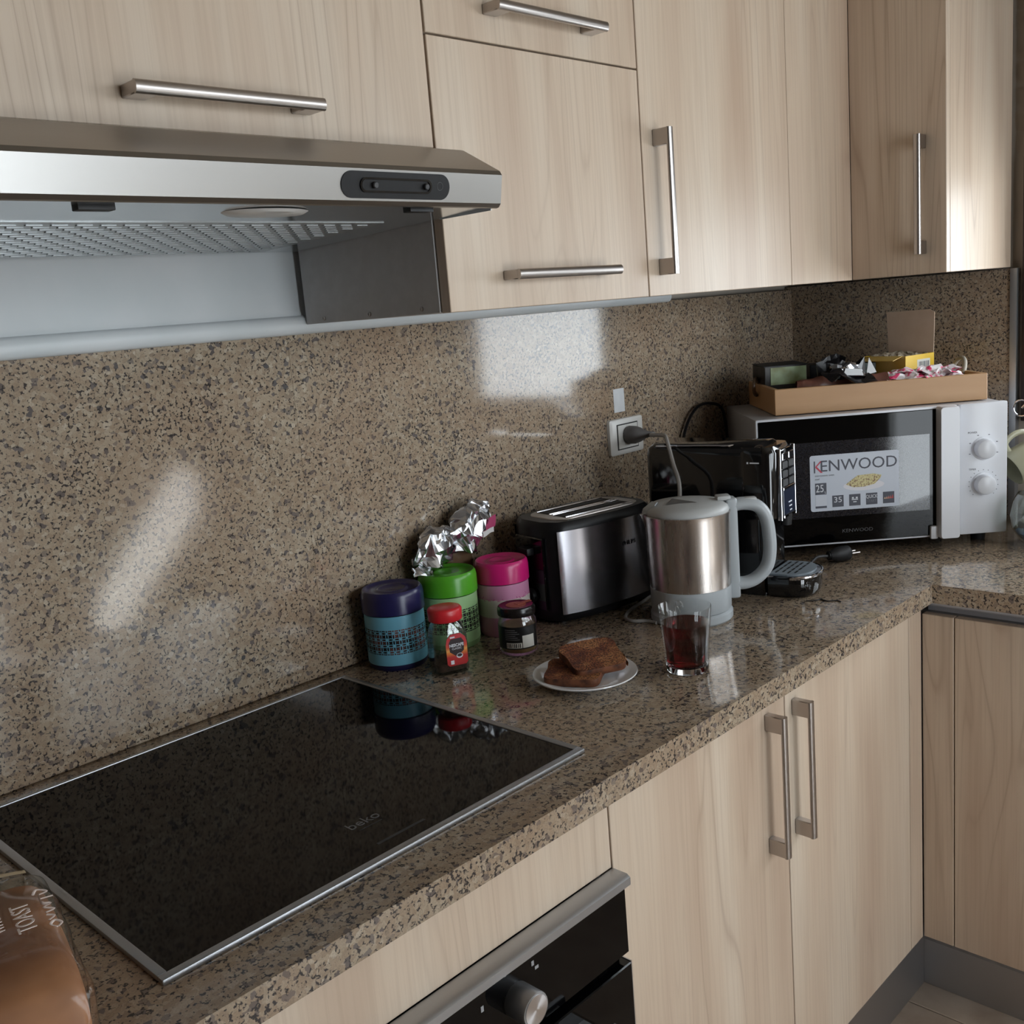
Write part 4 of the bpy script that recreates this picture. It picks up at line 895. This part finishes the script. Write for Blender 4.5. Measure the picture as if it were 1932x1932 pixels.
canister('pale green lattice canister with a bright green lid', (-1.332, -0.0635, H), 0.0490, 0.131, ('green', 160, 200, 144), ('green', 84, 168, 40), inner=inner_b, base_col=('green_base', 140, 176, 120))
pk = canister('pink and cream canister with a magenta lid', (-1.234, -0.099, H), 0.0465, 0.133, ('pink', 206, 140, 176), ('magenta', 206, 30, 116), net=False)
obj('cream_band', MB().lathe([(0.0460, 0.036), (0.0468, 0.036), (0.0468, 0.068), (0.0460, 0.068)], 56), flat('cream_band', 206, 196, 190, 0.4), pk)
dots = MB(); rd = random.Random(5)
for k in range(120):
    a = rd.uniform(0, 2*PI); z = 0.066+abs(rd.gauss(0, 0.004)); s_ = rd.uniform(0.0006, 0.0014)
    dots.obox(Matrix.Rotation(a, 4, 'Z') @ Matrix.Translation((0, -0.0470, z)), s_, 0.0004, s_)
o = obj('printed_specks', dots, flat('magenta_print', 190, 70, 140), pk, smooth=False); o['kind'] = 'stuff'

# ---------------------------------------------------------------- foil pouch behind the canisters
fo = thing('foil_pouch', 'opened pouch with crumpled silver foil top behind the green canister', 'pouch', (-1.275, -0.026, H))
def pouch(u, v):
    a = u*2*PI; z = 0.004+0.150*v; w = 0.036*(1-0.2*v); d_ = 0.0165*(1-0.55*v)
    return Vector((w*math.cos(a)+0.010*v, d_*math.sin(a), z))
obj('pouch_body', crumple(20, 10, pouch, 0.003, 45, 2), flat('pouch_brown', 104, 82, 62, 0.15), fo, angle=60)
def foil_l(u, v):       # lobe hanging left over the green lid
    a = v*2*PI; t_ = u; cx_ = -0.105+0.085*t_; R = 0.005+0.032*math.sin(PI*min(1, 0.15+0.85*(1-t_)))**0.7
    return Vector((cx_, -0.012+0.45*R*math.cos(a), 0.162+0.010*t_+R*math.sin(a)))
def foil_r(u, v):
    a = v*2*PI; cx_ = -0.022+0.095*u; R = 0.007+0.033*math.sin(PI*min(1, 0.05+0.9*u))**0.8
    return Vector((cx_, -0.016+0.6*R*math.cos(a), 0.170+0.038*u+R*math.sin(a)))
obj('foil_lobe', crumple(22, 22, foil_l, 0.014, 62, 4), 'foil', fo, smooth=False)
obj('foil_lobe', crumple(22, 22, foil_r, 0.014, 62, 8), 'foil', fo, smooth=False)
obj('foil_skirt', crumple(14, 8, lambda u, v: Vector((-0.125+0.05*u, -0.016-0.012*v, 0.150-0.016*u-0.012*v)), 0.012, 60, 11), 'foil', fo, smooth=False)
obj('printed_patch', crumple(6, 6, lambda u, v: Vector((0.040+0.032*u, -0.036-0.002*v, 0.178+0.020*v+0.006*u)), 0.003, 50, 3), flat('patch_pink', 178, 72, 110, 0.3), fo, smooth=False)
obj('printed_patch', crumple(6, 3, lambda u, v: Vector((0.038+0.030*u, -0.0365, 0.168+0.010*v+0.006*u)), 0.003, 50, 3), flat('patch_white', 214, 212, 210, 0.3), fo, smooth=False)

# ---------------------------------------------------------------- coffee jar
cj = thing('instant_coffee_jar', 'nearly empty instant coffee jar with a red lid', 'jar', (-1.4345, -0.166, H), math.radians(-22))
def jplan(w, d_, r, z): return [(p[0], p[1], z) for p in rr(w, d_, r, 5)]
outer = [(0.052, 0.042, 0.010, 0.0), (0.057, 0.047, 0.011, 0.004), (0.0585, 0.048, 0.012, 0.030), (0.058, 0.048, 0.013, 0.058), (0.055, 0.046, 0.015, 0.070), (0.050, 0.044, 0.018, 0.079), (0.044, 0.042, 0.0205, 0.084), (0.043, 0.042, 0.0208, 0.089)]
loops = [jplan(*o_) for o_ in outer]+[jplan(w-0.004, d_-0.004, max(r-0.002, 0.004), max(z, 0.005)) for w, d_, r, z in outer[::-1]]
obj('glass_jar', MB().loft(loops), 'jar_glass', cj, angle=50)
obj('coffee_powder', MB().loft([jplan(0.052, 0.042, 0.009, 0.0056), jplan(0.0535, 0.043, 0.010, 0.018), [(p[0], p[1], 0.020+0.006*(p[0]+p[1])/0.05) for p in rr(0.052, 0.042, 0.010, 5)]]), varied('coffee powder', S(46, 28, 20), S(70, 44, 32), 90, 0.9), cj)
obj('lid', MB().loft([jplan(0.050, 0.048, 0.0235, 0.0855), jplan(0.0545, 0.051, 0.0245, 0.087), jplan(0.0555, 0.052, 0.0245, 0.1035), jplan(0.052, 0.049, 0.0235, 0.1065), jplan(0.044, 0.042, 0.020, 0.1075)]), flat('lid_red', 205, 40, 48, 0.32), cj, angle=50)
# front label, a shield
t = NT('coffee label'); v = t.coords(); sx_ = t.add('ShaderNodeSeparateXYZ'); t.link(v, sx_.inputs[0])
mr = t.add('ShaderNodeMapRange'); mr.inputs[1].default_value = -0.024; mr.inputs[2].default_value = 0.024; t.link(sx_.outputs[2], mr.inputs[0])
t.link(t.ramp(mr.outputs[0], [(0.0, S(176, 28, 30)), (0.28, S(190, 34, 34)), (0.42, S(226, 128, 52)), (0.5, S(232, 168, 84)), (0.6, S(214, 84, 46)), (0.75, S(196, 36, 44)), (1.0, S(188, 30, 42))]), t.b.inputs['Base Color']); t.b.inputs['Roughness'].default_value = 0.35
lab = [(-0.0175, -0.022), (-0.014, -0.0255), (0.014, -0.0255), (0.0175, -0.022), (0.018, 0.010), (0.0155, 0.020), (0.008, 0.0265), (-0.008, 0.0265), (-0.0155, 0.020), (-0.018, 0.010)]
lb = obj('label', MB().prism(lab, 'y', -0.0006, 0), t.m, cj, (0.006, -0.0244, 0.040))
obj('shield', MB().prism([(-0.013, 0.012), (-0.009, 0.019), (0.009, 0.019), (0.013, 0.012), (0.012, -0.002), (0, -0.0115), (-0.012, -0.002)], 'y', -0.0008, -0.0006), flat('label_dark', 40, 18, 22), lb)
letter('NESCAFE', 0.0068, 'ink_white', lb, (0, -0.001, 0.008), sx=0.88, bold=0.0002); letter('CLASSIC', 0.0045, 'ink_white', lb, (0, -0.001, 0.0025))
obj('cup_print', MB().prism([(0.0055*math.cos(a), 0.0042*math.sin(a)) for a in [2*PI*k/18 for k in range(18)]], 'y', -0.0009, -0.0006), 'ink_white', lb, (0.004, 0, -0.010))
obj('cup_print', MB().prism([(0.0042*math.cos(a), 0.0026*math.sin(a)) for a in [2*PI*k/18 for k in range(18)]], 'y', -0.0011, -0.0009), 'label_dark', lb, (0.004, 0, -0.0092))
obj('badge_print', MB().box(-0.0028, 0.0028, -0.0009, -0.0006, -0.0032, 0.0032), 'ink_white', lb, (-0.009, 0, -0.0195))
obj('badge_print', MB().box(-0.006, 0.002, -0.0009, -0.0006, -0.0012, 0.0012), 'ink_white', lb, (-0.004, 0, 0.0215))

# ---------------------------------------------------------------- spread jar
sj = thing('spread_jar', 'small glass spread jar with black label and dark lid', 'jar', (-1.306, -0.200, H), math.radians(-38))
pr = [(0, 0.001), (0.028, 0.0), (0.0315, 0.003), (0.0325, 0.008), (0.0325, 0.052), (0.0305, 0.060), (0.0272, 0.065), (0.0272, 0.070), (0.0255, 0.070), (0.0255, 0.065), (0.0288, 0.059), (0.0305, 0.052), (0.0305, 0.009), (0.0290, 0.005), (0, 0.004)]
obj('glass_jar', MB().lathe(pr, 56), 'jar_glass', sj, angle=50)
obj('spread', MB().lathe([(0, 0.0042), (0.0286, 0.0052), (0.0303, 0.0092), (0.0303, 0.046), (0.026, 0.049), (0, 0.047)], 48), varied('spread', S(150, 108, 70), S(176, 134, 92), 40, 0.5), sj)
obj('lid', MB().lathe([(0.0285, 0.0655), (0.0312, 0.066), (0.0320, 0.068), (0.0320, 0.077), (0.0305, 0.0805), (0.0285, 0.0815), (0.026, 0.0808), (0, 0.0808)], 56), flat('lid_black', 22, 17, 17, 0.25), sj)
obj('lid_label', MB().prism([(0.017*math.cos(a), 0.017*math.sin(a)) for a in [2*PI*k/32 for k in range(32)]], 'z', 0.0808, 0.0812), flat('lid_label', 168, 92, 72, 0.45), sj)
obj('lid_label', MB().prism([(0.0, -0.006), (0.031, -0.004), (0.031, 0.004), (0.0, 0.006)], 'z', 0.0812, 0.0818), 'lid_label', sj, (0, 0, 0), (0, 0, math.radians(30)))
obj('label', MB().lathe([(0.0326, 0.013), (0.0329, 0.013), (0.0329, 0.051), (0.0326, 0.051)], 40, arc=(math.radians(170), math.radians(330))), flat('label_black', 16, 16, 18, 0.35), sj)
obj('barcode_label', MB().lathe([(0.0329, 0.015), (0.0331, 0.015), (0.0331, 0.024), (0.0329, 0.024)], 16, arc=(math.radians(225), math.radians(272))), 'label_white', sj)
obj('nutrition_label', MB().lathe([(0.0329, 0.015), (0.0331, 0.015), (0.0331, 0.036), (0.0329, 0.036)], 16, arc=(math.radians(274), math.radians(312))), 'label_white', sj)
for k in range(8):
    a = math.radians(228+5.5*k); obj('barcode_line', MB().box(-0.0006-0.0003*(k % 3), 0.0006, -0.0333, -0.033, 0.016, 0.023), 'label_black', sj, (0, 0, 0), (0, 0, a+PI/2))
for k in range(6): obj('printed_line', MB().lathe([(0.0329, 0.029+0.0033*k), (0.03305, 0.029+0.0033*k), (0.03305, 0.0302+0.0033*k), (0.0329, 0.0302+0.0033*k)], 12, arc=(math.radians(222), math.radians(266-6*(k % 3)))), flat('label_grey', 108, 108, 110), sj)

# ---------------------------------------------------------------- plate and toast
PC = Vector((-1.352, -0.383, H))
ptm = MB().lathe([(0, 0.002), (0.046, 0.002), (0.050, 0.0), (0.053, 0.0), (0.055, 0.003), (0.078, 0.0105), (0.0805, 0.0125), (0.0800, 0.0140), (0.0780, 0.0138), (0.056, 0.0070), (0.050, 0.0055), (0, 0.005)], 72)
pt = obj('plate', ptm, 'ceramic', None, PC, angle=60); tag(pt, 'small white plate holding the toast slices', 'plate')
t = NT('toasted crumb'); v = t.coords(); n = t.noise(v, 34, 4, 0.6); n2 = t.noise(v, 330, 3, 0.7)
c0 = t.ramp(n.outputs[0], [(0.36, S(104, 50, 30)), (0.50, S(150, 88, 50)), (0.62, S(186, 126, 78))])
c1 = t.mix(t.ramp(n2.outputs[0], [(0.46, (0, 0, 0, 1)), (0.58, (0.9, 0.9, 0.9, 1))]), c0, S(58, 26, 16)); t.link(c1, t.b.inputs['Base Color']); t.b.inputs['Roughness'].default_value = 0.85
t.bump(n2.outputs[0], 0.9, 0.004); M['toast'] = t.m
M['crust'] = varied('crust', S(64, 34, 22), S(124, 74, 46), 70, 0.7, bump=0.3)
M['crumb'] = varied('crumb', S(190, 148, 112), S(150, 100, 70), 120, 0.9, bump=0.4)
def slice_mesh(th=0.013, n=40, sc=0.92):
    out = []
    for k in range(n):
        a = 2*PI*k/n; c_, s_ = math.cos(a), math.sin(a); e = 0.30
        x = 0.047*math.copysign(abs(c_)**e, c_); y = 0.045*math.copysign(abs(s_)**e, s_)
        if y > 0: x *= 1+0.10*math.exp(-((y-0.026)/0.012)**2)-0.02
        q = Vector((x*40, y*40, 0)); w = 1+0.02*noise.noise(q)
        out.append((x*w*sc, y*w*sc))
    return out
def toast(label, loc, rot, seed):
    r_ = thing('toast_slice', label, 'toast', loc, 0); r_.rotation_euler = rot
    pts = slice_mesh()
    th = 0.012
    side_ = MB().loft([[(p[0]*0.985, p[1]*0.985, 0.0) for p in pts], [(p[0], p[1], 0.002) for p in pts], [(p[0], p[1], th-0.002) for p in pts], [(p[0]*0.985, p[1]*0.985, th) for p in pts]], cap=False)
    obj('crust', side_, 'crust', r_, angle=60)
    top = MB(); cen = len(pts)
    rings = []
    for s_ in (0.985, 0.9, 0.75, 0.5, 0.25):
        rings.append([(p[0]*s_, p[1]*s_, th+0.0016*noise.noise(Vector((p[0]*s_*60+seed, p[1]*s_*60, seed)))-(0.0 if s_ > 0.95 else 0.0008)) for p in pts])
    top.loft(rings); bot = [[(p[0]*0.985, p[1]*0.985, 0.0) for p in pts], [(p[0]*0.5, p[1]*0.5, 0.0003) for p in pts]]; top.loft(bot)
    obj('toasted_face', top, 'toast', r_, angle=70)
    return r_
def lean(rz, tilt, side=0.0):
    r_ax = Vector((0.705, -0.709, 0)); f_ax = Vector((0.709, 0.705, 0))
    return (Matrix.Rotation(math.radians(side), 3, f_ax) @ Matrix.Rotation(math.radians(tilt), 3, r_ax) @ Matrix.Rotation(math.radians(rz), 3, 'Z')).to_euler()
toast('lower toast slice, half hidden under the other on the plate', (PC.x-0.014, PC.y+0.008, H+0.0085), lean(-60, 3), 1.0)
tb = toast('upper toast slice leaning on the lower one, bitten at the right', (PC.x+0.020, PC.y+0.000, H+0.0245), lean(-28, 13, 3), 4.0)
obj('torn_crumb', crumple(8, 6, lambda u, v: Vector((0.0430+0.003*math.sin(PI*v), -0.034+0.026*u, 0.001+0.011*v)), 0.003, 120, 2), 'crumb', tb, angle=60)

# ---------------------------------------------------------------- glass of tea
gt = thing('tea_glass', 'clear glass mug of black tea at the front of the worktop', 'glass', (-1.2345, -0.490, H), math.radians(-45))
obj('glass_base', MB().lathe([(0, 0.0008), (0.030, 0.0), (0.0322, 0.0025), (0.0328, 0.0105), (0.0290, 0.0111), (0, 0.0111)], 64), 'glass', gt, angle=50)
pr = [(0.0295, 0.0113), (0.0329, 0.0113), (0.0352, 0.045), (0.0402, 0.1005), (0.0400, 0.1020), (0.0386, 0.1010), (0.0334, 0.045), (0.0309, 0.0145)]
obj('glass_wall', MB().lathe(pr, 64), 'mug_glass', gt, angle=50)
obj('tea', MB().lathe([(0, 0.0114), (0.0284, 0.0122), (0.0308, 0.0147), (0.0333, 0.045), (0.0362, 0.0760), (0, 0.0760)], 64), 'tea', gt, angle=50)
hp_ = smooth_path([(0.0, 0.0385, 0.088), (0.0, 0.052, 0.090), (0.0, 0.062, 0.080), (0.0, 0.064, 0.060), (0.0, 0.056, 0.042), (0.0, 0.0355, 0.036)], 6)
obj('handle', MB().tube(hp_, 0.0048, 12), 'mug_glass', gt, angle=60)

# ---------------------------------------------------------------- bread bag at the left edge
bb = thing('bread_loaf', 'loaf of sliced brown toast bread in a clear printed bag', 'bread', (-2.266, -0.512, H+0.0048), math.radians(-12))
def loaf(u, v, grow=0.0):
    """u along y, v around"""
    y = -0.105+0.21*u; a = v*2*PI; e = 0.42
    endf = min(1.0, (math.sin(PI*min(max(u, 0.0), 1.0)))**0.22+0.02)
    cx_, sz_ = math.cos(a), math.sin(a)
    X = 0.066*math.copysign(abs(cx_)**e, cx_)*(0.90+0.10*endf); Z = 0.049+0.049*math.copysign(abs(sz_)**e, sz_)*endf
    return Vector((X*(1+grow), y*(1+grow), Z+(0.0065 if grow and sz_ > 0 else 0)))
obj('bread', MB().grid(30, 40, lambda u, v: loaf(u, v)), varied('bread crust', S(124, 80, 54), S(172, 118, 80), 14, 0.6, bump=0.15), bb, angle=80)
obj('clear_bag', crumple(34, 48, lambda u, v: loaf(u, v, 0.060), 0.0045, 30, 2.2), 'film', bb, angle=80)
def tail(u, v):
    a = v*2*PI; R = 0.034*(1-u)+0.007+0.016*max(0, (u-0.5)*2)
    return Vector((0.002+0.030*u+R*1.2*math.cos(a), 0.103+0.080*u, 0.050+R*math.sin(a)*0.9-0.012*u))
obj('bag_tail', crumple(16, 24, tail, 0.012, 60, 5), 'film', bb, smooth=False)
obj('end_label', MB().grid(10, 4, lambda u, v: Vector((-0.060+0.112*u, 0.072+0.026*v, 0.1085-0.012*v*v-0.006*(2*u-1)**2))), flat('label_cream', 214, 194, 158, 0.5), bb)
flat('bag_print', 240, 224, 218, 0.5)
def bag_text(s_, size, x, y, sx=1.0): 
    o = letter(s_, size, 'bag_print', bb, (x, y, 0.1105), rz=PI/2, flatup=True, sx=sx); o.rotation_euler = (0, math.radians(6), PI/2); return o
bag_text('TOAST', 0.0205, 0.037, -0.022, 0.95); bag_text('WHOLE', 0.0150, 0.017, -0.014, 0.95)
mk = MB()
for pts_ in ([(0.046, -0.050), (0.050, -0.044), (0.046, -0.038), (0.042, -0.044), (0.046, -0.050)], [(0.042, -0.036), (0.047, -0.030), (0.042, -0.026)], [(0.042, -0.022), (0.049, -0.018), (0.042, -0.012), (0.048, -0.008), (0.042, -0.004), (0.042, 0.012)], [(0.042, 0.004), (0.052, 0.006)], [(0.042, 0.012), (0.049, 0.016), (0.042, 0.022), (0.038, 0.014)]):
    mk.tube(smooth_path([(x+0.011, y, 0.1090-0.0020*((x-0.03)/0.02)**2) for x, y in pts_], 4), 0.0012, 6, sq=(0.0012, 0.0004))
obj('script_lettering', mk, 'bag_print', bb)

# ---------------------------------------------------------------- dish rack corner at the right edge
rk = thing('mug_rack', 'chrome wire mug rack at the far right end of the worktop', 'rack', (-0.095, -0.705, H), 0)
wire = MB().tube([(0.0+0.05*math.cos(a), 0.05*math.sin(a), 0.004) for a in [2*PI*k/24 for k in range(25)]], 0.0025, 8, cap=False)
obj('rack_base', wire, 'chrome', rk)
obj('rack_post', MB().tube([(0, 0.048, 0.004), (0, 0.045, 0.20), (0, 0.06, 0.275), (0, 0.085, 0.285), (0, 0.105, 0.262)], 0.0025, 8), 'chrome', rk)
obj('rack_ring', MB().tube([(0.0, 0.105+0.018*math.cos(a), 0.262+0.018*math.sin(a)) for a in [2*PI*k/16 for k in range(17)]], 0.002, 8, cap=False), 'chrome', rk)
def mug(label, loc, d, up):
    z = Vector(d).normalized(); x = (Vector(up)-z*Vector(up).dot(z)).normalized(); y = z.cross(x)
    m_ = thing('mug', label, 'mug', loc, 0); m_.rotation_euler = Matrix((x, y, z)).transposed().to_euler()
    obj('cup', MB().lathe([(0, 0), (0.030, 0), (0.034, 0.006), (0.039, 0.088), (0.037, 0.090), (0.032, 0.008), (0, 0.006)], 40), flat('mug_sage', 178, 176, 150, 0.3), m_, angle=60)
    obj('handle', MB().tube(smooth_path([(0.034, 0, 0.075), (0.056, 0, 0.074), (0.064, 0, 0.050), (0.056, 0, 0.026), (0.034, 0, 0.022)], 5), 0.006, 10), 'mug_sage', m_)
mug('sage green mug hanging from the chrome rack by its handle', (-0.098, -0.650, H+0.178), (-0.62, 0.52, -0.42), (-0.25, 0.2, 1))
bw_ = thing('glass_bowl', 'round glass bowl with a blue bottom at the right edge', 'bowl', (-0.253, -0.699, H))
obj('bowl_glass', MB().lathe([(0, 0.001), (0.030, 0.0), (0.048, 0.010), (0.062, 0.036), (0.066, 0.062), (0.060, 0.092), (0.052, 0.108), (0.050, 0.108), (0.058, 0.091), (0.064, 0.062), (0.060, 0.037), (0.046, 0.012), (0, 0.003)], 48), 'jar_glass', bw_, angle=60)
obj('blue_bottom', MB().lathe([(0, 0.0035), (0.044, 0.0125), (0.055, 0.028), (0, 0.028)], 40), flat('bowl_blue', 60, 140, 200, 0.3), bw_)
obj('contents', crumple(14, 14, lambda u, v: Vector((0.050*math.sin(PI*v)*math.cos(2*PI*u), 0.050*math.sin(PI*v)*math.sin(2*PI*u), 0.048-0.018*math.cos(PI*v))), 0.012, 50, 2), flat('contents_white', 222, 222, 220, 0.6), bw_, angle=70)
# dark thread on the worktop
tag(obj('thread_scrap', MB().tube(smooth_path([(-0.835, -0.474, H+0.0012), (-0.825, -0.488, H+0.0012), (-0.814, -0.492, H+0.0012), (-0.818, -0.508, H+0.0012), (-0.808, -0.520, H+0.0012), (-0.812, -0.530, H+0.0012)], 5), 0.0011, 6), 'black_matte'), 'small dark thread scrap on the worktop before the coffee machine', 'thread')
